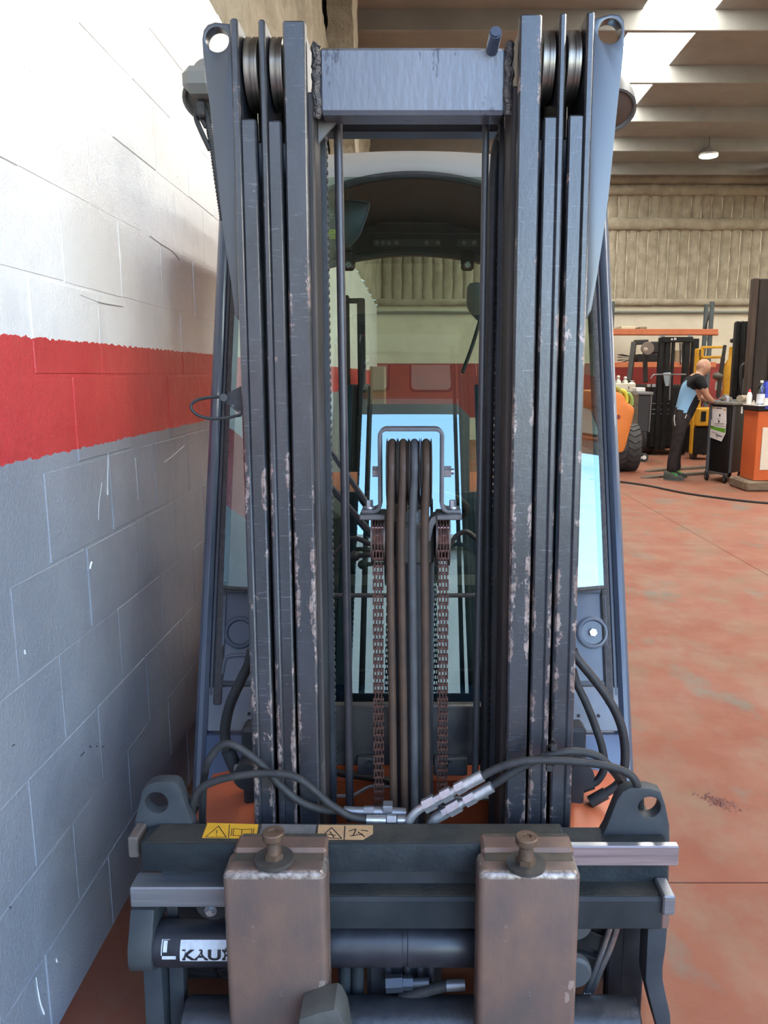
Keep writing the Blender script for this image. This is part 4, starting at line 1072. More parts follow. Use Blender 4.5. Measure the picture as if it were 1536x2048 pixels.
# rear body and counterweight
bd = MB()
bd.box(-.50, .50, 2.9, 4.1, .25, .95, .06)
bd.build('counterweight', M_ORANGE, FK)
MB().box(-.47, .47, 2.84, 2.9, .30, 1.02, .02).build('engine_hood', mat('hood_navy', (.02, .026, .04), rough=.45), FK)
MB().box(-.46, .46, 2.05, 2.95, .36, .44, .01).build('cab_floor', M_DARK, FK)
st = MB().box(-.24, .24, 2.72, 3.16, .70, .82, .045).build('driver_seat', mat('seat_cloth', (.035, .036, .04), (.05, .05, .055), 60, rough=.8), FK)
MB().box(-.23, .23, 3.08, 3.2, .80, 1.33, .05, lambda x, y, z: (x, y + (z - .8) * .18, z)).build('backrest', MATS['seat_cloth'], st)
MB().box(-.3, .3, 2.6, 3.3, .44, .70, .02).build('seat_base', M_DARK, st)
MB().box(.27, .36, 2.62, 3.1, .9, .97, .03).build('armrest', M_BLACK, st)
sw = MB()
ctr = Vector((.0, 2.48, 1.02)); tilt = Matrix.Rotation(math.radians(-28), 3, 'X')
ring = [ctr + tilt @ Vector((.17 * math.cos(2 * math.pi * k / 32), .17 * math.sin(2 * math.pi * k / 32), 0)) for k in range(33)]
sw.tube(ring, .013, 8, 1, cap=False)
for k in range(3):
    aa = math.radians(90 + 120 * k); sw.tube([ctr, ctr + tilt @ Vector((.165 * math.cos(aa), .165 * math.sin(aa), 0))], .011, 8, 1)
wl_ = sw.build('steering_wheel', M_BLACK, FK)
MB().tube([ctr, ctr + Vector((0, -.22, -.5))], .03, 12, 1).build('steering_column', M_DARK, wl_)
MB().box(-.42, .42, 2.12, 2.3, .45, .86, .03).build('dashboard', mat('dash', (.03, .035, .045), (.045, .05, .06), 12, rough=.5), FK)
MB().box(-.50, -.22, 2.3, 2.55, .8, 1.06, .04).build('control_console', mat('console', (.05, .055, .06), rough=.5), FK)
for k in range(4):
    q = Vector((-.44 + .055 * k, 2.36, 1.05)); MB().tube([q, q + Vector((.0, -.02, .10))], .005, 8, 1).sphere(q + Vector((0, -.022, .115)), .016, 10, 6).build('lever', M_BLACK, FK)

# roof, headliner, rear frame
def roof_z(x): return 2.043 - .62 * min(abs(x), .32) ** 2 - (.35 * (abs(x) - .32) if abs(x) > .32 else 0)
def roof(u, v):
    x = -.585 + 1.17 * u
    sec = [(2.47, 0), (2.465, .012), (2.468, .035), (2.48, .058), (2.51, .075), (2.6, .09), (3.0, .11), (3.5, .09), (3.56, .06), (3.57, 0)]
    y, h = sec[min(len(sec) - 1, int(round(v * (len(sec) - 1))))]
    edge = 1 - .35 * max(0, (abs(x) - .5) / .085)
    return (x, y + .22 * x * x, roof_z(x) + (2.04 - roof_z(x) - .10 * x * x + .075) / .075 * h * edge if h <= .075 else 2.04 - .10 * x * x + h * edge)
MB().grid(30, 9, roof).build('cab_roof', mat('roof_beige', (.30, .27, .24), (.25, .23, .21), 3, rough=.5, stretch=(.3, 1, 1)), FK, angle=50)
MB().grid(24, 4, lambda u, v: (-.57 + 1.14 * u, 2.475 + 1.05 * v + .2 * (1.14 * (u - .5)) ** 2 * (1 - v), roof_z(-.57 + 1.14 * u) - .002 + .02 * (v > .01) * (v < .99))).build('headliner', M_LINER, FK, angle=50)
MB().tube([(x / 20 * .56, 2.462 + .22 * (x / 20 * .56) ** 2, roof_z(x / 20 * .56) - .008) for x in range(-20, 21)], .012, 8, 1).build('roof_seal', M_BLACK, FK)
a, b_ = P(700, 437, 3.3), P(700, 498, 3.3)
rf = MB()
rf.grid(20, 1, lambda u, v: (-.5 + u, 3.3, (a.z + .03) * (1 - v) + v * (b_.z - .10 * (2 * u - 1) ** 2)))
rh = rf.build('rear_header', M_INNER, FK)
MB().tube([(x / 10 * .5, 3.285, b_.z - .016 - .10 * (x / 10) ** 2) for x in range(-10, 11)], .016, 8, 1).build('header_tube', mat('header_tube_teal', (.10, .14, .16), rough=.3), rh)
for u0, u1 in ((744, 882), (914, 956)):
    e0, e1 = P(u0, 478, 3.28), P(u1, 493, 3.28)
    MB().box(e0.x, e1.x, 3.275, 3.285, e1.z, e0.z, .003).build('bracket_plate', mat('galv_plate', (.16, .19, .18), rough=.4, metal=.3), rh)
for px in (754, 766, 778, 793, 853, 876, 928, 948, 703):
    q = P(px, 486, 3.27); MB().cyl(q, q + Vector((0, -.006, 0)), .0085, 12).build('bolt', M_CHROME, rh)
for y_ in (446, 466):
    q0, q1 = P(735, y_, 3.28), P(960, y_ + 1, 3.28)
    MB().tube([q0, q1], .003, 6, 1).build('trim_wire', mat('trim_light', (.12, .14, .15), rough=.35), rh)
for px in (697, 935):
    q = P(px, 530, 3.26)
    MB().box(q.x - .026, q.x + .026, 3.26, 3.28, q.z - .022, q.z + .06, .01).build('rubber_mount', M_BLACK, rh)
    MB().cyl(q + Vector((0, -.001, 0)), q + Vector((0, -.008, 0)), .012, 16).build('washer', M_CHROME, rh)
for s in (-1, 1):
    MB().box(s * .46, s * .52, 3.28, 3.36, .9, 2.02, .012).build('rear_pillar', M_CAB, FK)
# visor with sticker, upper left
v0 = [P(a, b, 2.62) for a, b in ((636, 403), (700, 400), (733, 404), (738, 412), (730, 440), (718, 470), (700, 492), (636, 500))]
vi = MB().plate([(p.x, p.z) for p in v0], .012, fn=lambda a, b, t: (a, 2.62 + t, b), bev=.003).build('visor', mat('visor_green', (.030, .042, .040), rough=.4), FK)
MB().tube([P(a, b, 2.615) for a, b in ((700, 400), (733, 404), (738, 412), (730, 440), (718, 470), (700, 492))], .003, 8, 4).build('visor_edge', mat('visor_edge_grey', (.12, .13, .13), rough=.4), vi)
s0, s1 = P(637, 459, 2.612), P(673, 478, 2.612)
sk = MB().box(s0.x, s1.x + .016, 2.612, 2.613, s1.z, s0.z).build('yellow_sticker', mat('sticker_lime', (.62, .62, .03), rough=.5), vi)
for i, (tx, x_, y_) in enumerate((('Entspricht der', 640, 464.5), ('EG - RICHTLINIE', 638, 470.5), ('98 / 37 und 89 / 336', 638, 475.5))):
    v, f = text_geo(tx, .0075); q = P(x_, y_, 2.6115)
    MB().add([(q.x + p[0], 2.6112, q.z + p[1]) for p in v], f).build('lettering', M_INK, sk)
q = P(648, 427, 2.6)
m = MB()
for k in range(16):
    aa = 2 * math.pi * k / 16
    m.bar(q + Vector((.012 * math.cos(aa), 0, .012 * math.sin(aa))), q + Vector((.03 * math.cos(aa + .3), .004, .03 * math.sin(aa + .3))), .005, .003, up=(0, -1, 0))
m.build('fan', mat('fan_grey', (.10, .12, .11), rough=.4), vi)
MB().tube([P(633, 385, 2.6), P(637, 408, 2.6), P(643, 424, 2.595)], .004, 8, 4).sphere(q, .008).build('fan_stalk', M_CHROME, vi)
# inside mirror, upper right, on its stalk
mr = [P(a, b, 2.55) for a, b in ((934, 575), (940, 566), (952, 564), (975, 566), (985, 580), (985, 640), (970, 652), (955, 640), (940, 625), (933, 610))]
mi_ = MB().plate([(p.x, p.z) for p in mr], .02, fn=lambda a, b, t: (a, 2.55 + t, b), bev=.004).build('mirror', mat('mirror_shell', (.02, .025, .03), rough=.35), FK)
MB().tube([P(960, 640, 2.56), P(945, 690, 2.52), P(925, 745, 2.48)], .006, 8, 4).build('mirror_stalk', M_BLACK, mi_)

# work lights on the roof corners
for s, (px, py) in ((-1, (420, 165)), (1, (1218, 184))):
    c = P(px, py, 2.35)
    m = MB()
    m.lathe(c + Vector((0, .05, .05)), (0, -.08, -.11), [(0, .03), (.2, .055), (.75, .07), (1, .07), (1, .063), (.92, .055)], 28)
    wlp = m.build('work_light', mat('lamp_shell', (.13, .13, .12), rough=.5), FK)
    if s > 0:
        MB().lathe(c + Vector((0, -.025, -.053)), (0, -.003, -.004), [(0, .063), (1, .055)], 28).build('lens', mat('lens_brown', (.10, .075, .06), rough=.15), wlp)
    else:
        MB().box(c.x - .055, c.x + .03, 2.25, 2.42, c.z - .055, c.z + .015, .02).build('hood', mat('hood_grey', (.17, .17, .16), rough=.5), wlp)
        pts = [P(a, b, 2.33) for a, b in ((404, 205), (414, 232), (420, 268), (426, 300), (432, 345), (440, 400), (446, 440))]
        cp_ = catmull(pts, 14)
        m = MB()
        for i, p in enumerate(cp_[:-1]):
            m.cyl(p, cp_[i + 1], .009 if i % 2 else .0075, 10)
        m.build('corrugated_conduit', M_BLACK, wlp)
        MB().tube([P(395, 215, 2.33), P(392, 235, 2.33), P(402, 262, 2.33), P(420, 300, 2.33)], .007, 8, 5).tube([P(398, 205, 2.33), P(399, 228, 2.33), P(412, 255, 2.33)], .006, 8, 5).box(P(397, 200, 2.33).x, P(412, 200, 2.33).x, 2.3, 2.36, P(400, 240, 2.33).z, P(400, 205, 2.33).z, .006).build('wiring', M_BLACK, wlp)
    MB().tube([c + Vector((0, .04, -.03)), c + Vector((-s * .08, .12, -.16))], .012, 8, 1).build('lamp_arm', M_DARK, wlp)
# ================================================================== workshop behind, right
M_TYRE = mat('tyre_rubber', (.035, .035, .037), (.055, .053, .052), 10, rough=.75)
M_MACH = mat('machine_black', (.009, .009, .010), (.017, .017, .018), 6, rough=.5, spec=.2)
M_MACH2 = mat('machine_charcoal', (.03, .028, .027), (.042, .038, .035), 5, rough=.55, spec=.25)
M_YEL = mat('machine_yellow', (.62, .33, .02), (.52, .27, .02), 6, rough=.45)
M_ORA = mat('machine_orange', (.72, .22, .045), (.64, .19, .04), 5, rough=.42)
M_RACKO = mat('rack_orange', (.48, .14, .055), (.40, .12, .05), 5, rough=.5)
M_RACKB = mat('rack_blue_grey', (.055, .075, .085), rough=.5)
M_WOOD = mat('pallet_wood', (.30, .22, .14), (.2, .15, .1), 14, rough=.8, stretch=(.3, 1, 3))
M_PAPER = mat('paper', (.80, .80, .82), (.72, .72, .74), 20, rough=.7)
M_WHT = mat('white_plastic', (.75, .75, .73), rough=.4)
M_GRN = mat('print_green', (.13, .38, .03), rough=.5)

def wheel(c, r, w, par, nm='wheel', m=None, axis='x', rimm=None):
    ax = Vector((w, 0, 0)) if axis == 'x' else Vector((0, w, 0))
    o = MB().lathe(Vector(c) - ax / 2, ax, [(0, r * .5), (0, r * .85), (.12, r), (.88, r), (1, r * .85), (1, r * .5)], 24).build(nm, m or M_TYRE, par)
    MB().lathe(Vector(c) - ax * .52, ax * 1.04, [(0, r * .1), (.02, r * .5), (.98, r * .5), (1, r * .1)], 16).build('rim', rimm or M_STEEL_DULL, o)
    return o

# pallet rack against the far wall
YR = 16.7
rk = thing('pallet_rack', (P(1320, 800, YR).x, YR, 0), 'orange and grey pallet rack with loads against the far wall', 'rack')
for px in (1406, 1213):
    for dy in (-.35, .35):
        q = P(px, 700, YR)
        MB().box(q.x - .04 + (.14 if dy > 0 else 0), q.x + .04 + (.14 if dy > 0 else 0), YR + dy - .03, YR + dy + .03, 0, P(px, 606, YR).z, .006).build('upright', M_RACKB, rk)
    m = MB(); z = .3; k = 0
    x0 = P(px, 700, YR).x
    while z < 2.75:
        m.bar((x0 + (.14 if k % 2 else 0), YR + (.35 if k % 2 else -.35), z), (x0 + (0 if k % 2 else .14), YR + (-.35 if k % 2 else .35), z + .42), .025, .03); z += .42; k += 1
    m.build('lacing', M_RACKB, rk)
x0, x1 = P(1213, 700, YR).x, P(1420, 700, YR).x
for py0, py1 in ((658, 671), (724, 736)):
    for yy in (YR - .38, YR + .36):
        za, zb_ = P(1320, py0, yy).z, P(1320, py1, yy).z
        o = MB().box(x0, x1, yy - .02, yy + .02, zb_, za, .008).build('beam', M_RACKO, rk)
        MB().box(x0, x1, yy - .032, yy - .02, zb_ + (za - zb_) * .12, zb_ + (za - zb_) * .45, .004).build('beam_lip', M_RACKO, o)
zsh = P(1320, 724, YR - .38).z; zsh2 = P(1320, 658, YR - .38).z
def item(nm, px0, px1, h, zbase, m, label, cat, d=.25, rot=0, y=YR - .1):
    a, b_ = P(px0, 700, y).x, P(px1, 700, y).x
    o = MB().box(a, b_, y - d / 2, y + d / 2, zbase, zbase + h, .008).build(nm, m)
    return tag(o, label, cat)
item('flat_board', 1234, 1262, .06, zsh2 + .0, mat('pale_board', (.6, .52, .38), rough=.7), 'pale boards lying on the upper rack beam', 'boards', .5)
item('timber_offcut', 1272, 1286, .05, zsh2, M_WOOD, 'short timber offcut at the end of the pale boards', 'timber', .4)
t = thing('metal_sheets', (P(1248, 715, YR).x, YR - .1, zsh), 'stack of bent grey sheets on the lower rack beam', 'sheets')
for k in range(4):
    MB().box(P(1234, 0, YR).x, P(1258 - 2 * k, 0, YR).x, YR - .3, YR + .1, zsh + .035 * k, zsh + .035 * k + .012, .003, lambda x, y, z: (x, y, z + .05 * math.sin((x - 4) * 9 + z * 20))).build('sheet', mat('sheet_grey', (.3, .28, .24), rough=.6), t)
item('black_pallet', 1270, 1312, .16, zsh, M_MACH, 'black load on the lower beam behind the forklift guard', 'pallet', .5)
item('grey_box', 1336, 1341, .17, zsh, mat('grey_carton', (.3, .28, .26), rough=.7), 'small grey box seen between the black mast rails', 'box', .2)
item('timber_box', 1347, 1359, .24, zsh, M_WOOD, 'pale wooden crate behind the black mast', 'crate', .3)

# black forklift, rear
YB = 14.2
bf = thing('background_forklift', (P(1330, 868, YB).x, YB, 0), 'black forklift with square mast parked in front of the rack', 'forklift')
def bpx(px, py, Y=YB): return P(px, py, Y)
for u0, u1 in ((1318, 1331), (1368, 1386)):
    a, b_ = bpx(u0, 675), bpx(u1, 866)
    mrail = MB().box(a.x, a.x + (b_.x - a.x) * .42, YB - .05, YB + .05, .1, a.z, .01).box(a.x + (b_.x - a.x) * .55, b_.x, YB - .04, YB + .06, .1, a.z - .02, .01)
    o = mrail.build('mast_rail', M_MACH, bf)
a, b_ = bpx(1322, 674), bpx(1384, 685)
tb = MB().box(a.x, b_.x, YB - .07, YB, b_.z, a.z, .01).build('mast_crossbar', M_MACH, bf)
e = bpx(1345, 678, YB - .075)
MB().add([(e.x - .03, YB - .072, e.z - .018), (e.x + .012, YB - .072, e.z - .018), (e.x - .009, YB - .072, e.z + .022)], [(0, 1, 2)]).build('emblem', M_PAPER, tb)
m = MB()
for i in range(2):
    for j in range(2): m.box(e.x + .028 + i * .022, e.x + .046 + i * .022, YB - .0725, YB - .072, e.z - .016 + j * .02, e.z + j * .02)
m.build('emblem', M_PAPER, tb)
MB().box(bpx(1343, 700).x, bpx(1349, 700).x, YB - .03, YB + .03, .2, bpx(1345, 684).z, .008).build('centre_ram', M_MACH, bf)
for px in (1360, 1364): MB().tube([bpx(px, 686), bpx(px + 1, 730)], .012, 6, 1).build('chain', M_DARK, bf)
for px in (1323, 1328, 1378, 1382): MB().cyl(bpx(px, 672, YB - .06), bpx(px, 672, YB - .03), .022, 10).build('roller', M_STEEL_DULL, bf)
# guard frame behind and to the left
m = MB().bar(bpx(1258, 765, YB + .3), bpx(1268, 685, YB + .6), .09, .09, .01).bar(bpx(1268, 685, YB + .6), bpx(1296, 684, YB + .6), .09, .09, .01).bar(bpx(1291, 765, YB + .2), bpx(1290, 700, YB + .3), .07, .07, .01)
m.build('overhead_guard', M_MACH2, bf)
MB().box(bpx(1296, 0).x, bpx(1320, 0).x, YB, YB + .5, bpx(0, 707).z, bpx(0, 683).z, .02).build('roof_unit', M_MACH2, bf)
hl = MB().lathe(bpx(1291, 697, YB + .1), (0, -.15, 0), [(0, .05), (.3, .10), (.8, .115), (1, .11)], 20).build('headlamp', mat('lamp_dusty', (.16, .13, .11), rough=.4), bf)
MB().sphere(bpx(1291, 700, YB - .04), (.05, .03, .05), 12, 6).build('lens', mat('lens_dim', (.30, .24, .2), rough=.2), hl)
bdy = MB().box(bpx(1300, 0).x, bpx(1388, 0).x, YB - .02, YB + 1.3, .12, bpx(0, 770).z, .04).build('body', M_MACH, bf)
for k, py in enumerate((806, 818, 827)):
    MB().box(bpx(1305, 0).x, bpx(1338, 0).x, YB - .03, YB - .02, bpx(0, py + 1.5).z, bpx(0, py).z).build('badge_strip', M_STEEL_DULL, bdy)
for px in (1292, 1302): MB().box(bpx(px, 0).x, bpx(px + 7, 0).x, YB - .04, YB - .02, bpx(0, 774).z, bpx(0, 768).z, .004).build('light_cluster', M_CHROME, bdy)
rl = MB().tube([bpx(1302, 757, YB - .4), bpx(1306, 751, YB - .4), bpx(1316, 749, YB - .4), bpx(1372, 749, YB - .4)], .012, 8, 4).build('grab_rail', M_STEEL_DULL, bf)
MB().tube([bpx(1341, 749, YB - .4), bpx(1339, 800, YB - .4)], .012, 8, 1).build('post', M_STEEL_DULL, rl)
lv = MB().lathe(bpx(1334, 772, YB - .3), bpx(1334, 745, YB - .3) - bpx(1334, 772, YB - .3), [(0, .03), (.4, .05), (.9, .065), (1, .06)], 12).build('bottle_holder', mat('pale_blue_plastic', (.4, .5, .58), rough=.4), bf)
MB().lathe(bpx(1334, 745, YB - .3), (0, 0, .12), [(0, .055), (.3, .06), (1, .05)], 12).build('cap', M_MACH, lv)
for px in (1306, 1376):
    wheel((bpx(px, 0).x, YB + .3, .24), .24, .2, bf)
for u0, u1 in ((1300, 1338), (1330, 1344)):
    a = PZ(u0, 868, .05); b_ = PZ(u1, 880, .05)
    MB().bar(a, b_, .1, .03, .005).build('fork', M_STEEL_DULL, bf)

# tool cart and bench seen beside the pillar
YT = 13.0
ct = thing('tool_cart', (P(1286, 872, YT).x, YT, 0), 'narrow dark tool cart on castors beside the orange counterweight', 'cart')
a, b_ = P(1274, 790, YT), P(1300, 864, YT)
MB().box(a.x, b_.x, YT, YT + .5, b_.z, a.z, .015).build('body', mat('cart_dark', (.03, .033, .04), rough=.4), ct)
MB().box(a.x - .02, b_.x + .02, YT - .02, YT + .52, a.z, a.z + .05, .01).build('tray', M_STEEL_DULL, ct)
MB().box(a.x + .0, a.x + .15, YT + .05, YT + .3, a.z + .05, a.z + .12, .01).build('handle_box', M_WHT, ct)
MB().tube([(b_.x - .02, YT - .01, b_.z), (b_.x - .01, YT - .01, a.z)], .012, 8, 1).build('corner_post', M_STEEL_DULL, ct)
for px in (1278, 1289, 1298): wheel((P(px, 0, YT).x, YT + .1, .075), .075, .035, ct, 'castor', axis='y', rimm=M_WHT)
bn = thing('workbench', (P(1250, 860, 13.8).x, 13.8, 0), 'white-fronted bench with valves on top behind the orange counterweight', 'bench')
a, b_ = P(1228, 767, 13.8), P(1271, 783, 13.8)
MB().box(a.x, b_.x, 13.8, 14.4, b_.z, a.z, .01).build('drawer_front', mat('cream_paint', (.60, .56, .46), rough=.5), bn)
MB().box(a.x, b_.x, 13.82, 14.4, 0.0, b_.z, .01).build('cabinet', mat('rusty_cabinet', (.09, .06, .045), (.05, .04, .035), 8, rough=.7), bn)
MB().box(P(1257, 775, 0.1 + 13.69).x, P(1258.5, 775, 13.79).x, 13.785, 13.8, P(0, 778, 13.79).z, P(0, 773, 13.79).z).build('pull', M_DARK, bn)
for px, h in ((1236, .14), (1250, .12), (1264, .05)):
    q = P(px, 767, 14.0)
    o = MB().lathe((q.x, 14.0, a.z), (0, 0, h), [(0, .06), (.3, .05), (.5, .025), (.8, .035), (1, .02)], 10).build('valve_part', mat('cast_alu', (.45, .43, .38), rough=.4, metal=.4))
    tag(o, {1236: 'tall grey valve casting at the pillar end of the white bench', 1250: 'knob-topped grey fitting in the middle of the white bench', 1264: 'low flat grey casting at the cart end of the white bench'}[px], 'valve')

# orange machine: counterweight and rear tyre
YO = 11.6
om = thing('orange_forklift', (P(1250, 955, YO).x, YO + .4, 0), 'rounded orange forklift rear with chunky black tyre, half hidden by the blue pillar', 'forklift')
prof = [(1190, 905), (1236, 905), (1247, 897), (1252, 880), (1258, 858), (1264, 832), (1266, 818), (1260, 810), (1250, 803), (1246, 793), (1238, 786), (1222, 782), (1190, 782)]
wpr = catmull([Vector((P(a, b, YO).x, P(a, b, YO).z, 0)) for a, b in prof], 3)
MB().plate([(p.x, p.y) for p in wpr], 1.1, fn=lambda a, b, t: (a, YO - .1 + t, b), bev=.045).build('counterweight', M_ORA, om, angle=50)
q = P(1236, 834, YO - .1); MB().cyl(q + Vector((0, .03, 0)), q + Vector((0, -.01, 0)), .035, 16).build('tow_hole', mat('deep_red', (.2, .03, .015), rough=.5), om)
xt0, xt1 = P(1226, 900, YO).x, P(1282, 900, YO).x
R = .36; cY, cZ = YO + .30, .36
m = MB().lathe((xt0, cY, cZ), (xt1 - xt0, 0, 0), [(0, .15), (0, .28), (.06, .325), (.14, R - .014), (.86, R - .014), (.94, .325), (1, .28), (1, .15)], 40)
n = 22
for i in range(n):
    for sd in (0, 1):
        a0 = 2 * math.pi * (i + .5 * sd) / n; da = 2 * math.pi / n * .38; wd = (xt1 - xt0) / 2
        def fn(x, y, z, a0=a0, sd=sd):
            zig = .16 * (abs((x * 2) % 2 - 1) - .5)
            aa = a0 + y * da + zig; r = R - .02 + z * .022
            return (xt0 + wd * sd + .006 + (wd - .01) * x, cY - r * math.cos(aa), cZ + r * math.sin(aa))
        for h in (0, .5):
            m.box(h, h + .5, -1, 1, 0, 1, .0, fn)
m.build('rear_tyre', M_TYRE, om)
for i, (px, py, mm) in enumerate(((1234, 781, mat('olive', (.25, .25, .04), rough=.5)), (1246, 786, mat('lime_hose', (.5, .48, .05), rough=.5)), (1256, 792, mat('green_hose', (.2, .3, .07), rough=.5)))):
    q = P(px, py, YO + .1)
    MB().tube([q + Vector((-.08, .05, .02)), q + Vector((0, 0, .03)), q + Vector((.05, 0, -.04)), q + Vector((.055, 0, -.14))], .035, 10, 4).build('lift_sling', mm, om)
MB().box(P(1262, 0, YO + .5).x, P(1276, 0, YO + .5).x, YO + .45, YO + .6, .35, P(0, 786, YO + .5).z, .02).build('hanging_strap', mat('strap_brown', (.12, .09, .06), (.07, .055, .04), 14, rough=.8), om)

# yellow stacker
YS = 13.4
ys_ = thing('yellow_stacker', (P(1430, 880, YS).x, YS, 0), 'yellow pallet stacker with a tube guard behind the worker', 'stacker')
def sp(px, py, y=YS): return P(px, py, y)
for px in (1392, 1400, 1460):
    MB().box(sp(px - 3.2, 0).x, sp(px + 3.2, 0).x, YS, YS + .12, .1, sp(px, 697 if px != 1460 else 693).z, .012).build('mast_post', M_YEL, ys_)
for py in (695, 715):
    MB().bar(sp(1402, py), sp(1448, py - 1), .04, .04 if py < 700 else .045, .006).build('guard_tube', M_YEL, ys_)
MB().bar(sp(1404, 695), sp(1403, 716), .04, .04, .006).build('guard_tube', M_YEL, ys_)
MB().plate([(sp(a, b).x, sp(a, b).z) for a, b in ((1443, 800), (1447, 735), (1452, 722), (1463, 712), (1462, 800))], .05, fn=lambda a, b, t: (a, YS - .06 + t, b), bev=.004).build('side_cover', M_YEL, ys_)
for px in (1394.5, 1399): MB().box(sp(px - 1, 0).x, sp(px + 1, 0).x, YS - .01, YS + .01, sp(0, 711).z, sp(0, 699).z).build('slot', M_DARK, ys_)
arm = MB().bar(sp(1436, 796, YS - .15), sp(1446, 715, YS - .15), .06, .06, .008).bar(sp(1446, 716, YS - .15), sp(1450, 690, YS - .15), .05, .05, .008).box(sp(1448, 0).x, sp(1470, 0).x, YS - .18, YS - .08, sp(0, 686).z, sp(0, 678).z, .015)
arm.build('tiller_arm', M_MACH2, ys_)
MB().sphere(sp(1436, 752, YS - .1), (.09, .1, .07), 14, 8).build('tiller_head', mat('dusty_head', (.10, .085, .07), rough=.6), ys_)
bb = MB().box(sp(1392, 0).x, sp(1440, 0).x, YS - .1, YS + .4, sp(0, 852).z, sp(0, 816).z, .02).build('battery_case', M_YEL, ys_)
MB().box(sp(1392, 0).x, sp(1440, 0).x, YS - .06, YS + .4, .1, sp(0, 853).z, .02).build('base_frame', M_MACH, ys_)
MB().box(sp(1400, 0).x, sp(1410, 0).x, YS - .115, YS - .1, sp(0, 842).z, sp(0, 822).z, .003).build('dark_plate', M_MACH, bb)
MB().box(sp(1424, 0).x, sp(1438, 0).x, YS - .12, YS - .1, sp(0, 780).z, sp(0, 762).z, .004).build('data_plate', mat('grey_plate', (.4, .38, .33), rough=.6), ys_)
for px in (1398, 1456): wheel((sp(px, 0).x, YS + .1, .1), .1, .08, ys_)

# leaning black mast and tall brown mast
YL = 12.6
bm_ = thing('parked_mast_truck', (P(1480, 880, YL).x, YL, 0), 'black truck mast leaning back beside the tall brown mast', 'mast')
for k, (t0, t1, b0_, b1_) in enumerate(((1473, 1481, 1456, 1468), (1482, 1490, 1470, 1482), (1490, 1502, 1484, 1500))):
    MB().plate([(P(a, b, YL).x, P(a, b, YL).z) for a, b in ((t0, 646), (t0 + 3, 642), (t1, 643), (b1_, 905), (b0_, 905))], .1, fn=lambda a, b, t, k=k: (a, YL - .02 * (k % 2) + t, b), bev=.006).build('mast_rail', M_MACH, bm_)
MB().tube([P(1489, 726, YL - .1), P(1482, 735, YL - .1), P(1481, 760, YL - .1), P(1486, 800, YL - .1)], .02, 8, 5).build('hose_loop', M_DARK, bm_)
MB().tube([P(1487, 758, YL - .12), P(1485, 800, YL - .12)], .012, 8, 1).build('cable', M_STEEL_DULL, bm_)
wheel((P(1480, 0, YL).x, YL + .2, .2), .2, .15, bm_)
YM = 11.9
tm = thing('tall_mast', (P(1515, 900, YM).x, YM, 0), 'tall rusty brown mast column rising behind the orange cabinet', 'mast')
M_RUST = mat('mast_brown', (.07, .05, .04), (.042, .034, .03), 8, rough=.6, spec=.25, stretch=(1, 1, .2))
M_RUST2 = mat('mast_brown_dark', (.022, .018, .017), (.034, .028, .026), 8, rough=.6, spec=.25, stretch=(1, 1, .2))
zt_ = P(1500, 556, YM).z
for k, (u0, u1, dz, mm) in enumerate(((1491, 1503, 0, M_RUST), (1503, 1529, -.01, M_RUST2), (1529, 1533, -.02, M_RUST2), (1534, 1546, .05, M_RUST), (1547, 1570, 0, M_RUST2))):
    MB().box(P(u0, 0, YM).x, P(u1, 0, YM).x, YM - .02 * (k % 2), YM + .12, .02, zt_ + dz, .012).build('mast_rail', mm, tm)

# black trolley with papers
YK = 10.15
tk = thing('tool_trolley', (P(1450, 955, YK).x, YK + .3, 0), 'black tool trolley with taped papers in front of the worker', 'trolley')
A, B, C_ = PZ(1411, 940, .13), PZ(1452, 948, .13), PZ(1486, 942, .13)
ztop = P(1450, 812, YK).z
f1 = [(A.x, A.y), (B.x, B.y)]
D = (A.x + C_.x - B.x, A.y + C_.y - B.y)
MB().plate([(A.x, A.y), (B.x, B.y), (C_.x, C_.y), D], ztop - .13, fn=lambda a, b, t: (a, b, .13 + t), bev=.008).build('body', mat('trolley_black', (.008, .008, .009), (.012, .012, .013), 6, rough=.4, spec=.2), tk)
MB().plate([(A.x - .03, A.y - .02), (B.x, B.y - .05), (C_.x + .03, C_.y), (D[0], D[1] + .03)], .035, fn=lambda a, b, t: (a, b, ztop + t), bev=.006).build('top_tray', mat('tray_grey', (.13, .125, .11), (.2, .19, .17), 20, rough=.5), tk)
for p_, w_ in ((A + (B - A) * .08, .055), (B + (C_ - B) * .15, .04)):
    MB().box(p_.x - w_ / 2, p_.x + w_ / 2, p_.y - .03, p_.y, .14, ztop - .01, .004).build('corner_post', mat('post_grey', (.055, .06, .07), rough=.4), tk)
MB().bar((A.x, A.y - .01, .12), (B.x, B.y - .01, .12), .02, .025, .003).build('bottom_rail', mat('rail_grey', (.16, .16, .17), rough=.4, metal=.4), tk)
dirv = (B - A).normalized(); nrm = Vector((dirv.y, -dirv.x, 0)) * 1.0
if nrm.y > 0: nrm = -nrm
def paper(px0, py0, quad, e, label):
    vs = []
    for a, b in quad:
        o_, d_ = Vector((0, 0, CAM_H)), Vector(ray(a, b)); t_ = ((A - o_) + nrm * e).dot(nrm) / d_.dot(nrm); vs.append(o_ + d_ * t_)
    m = MB(); m.add(vs + [v + nrm * .002 for v in vs], [(0, 1, 2, 3), (7, 6, 5, 4), (0, 4, 5, 1), (1, 5, 6, 2), (2, 6, 7, 3), (3, 7, 4, 0)])
    return m, vs
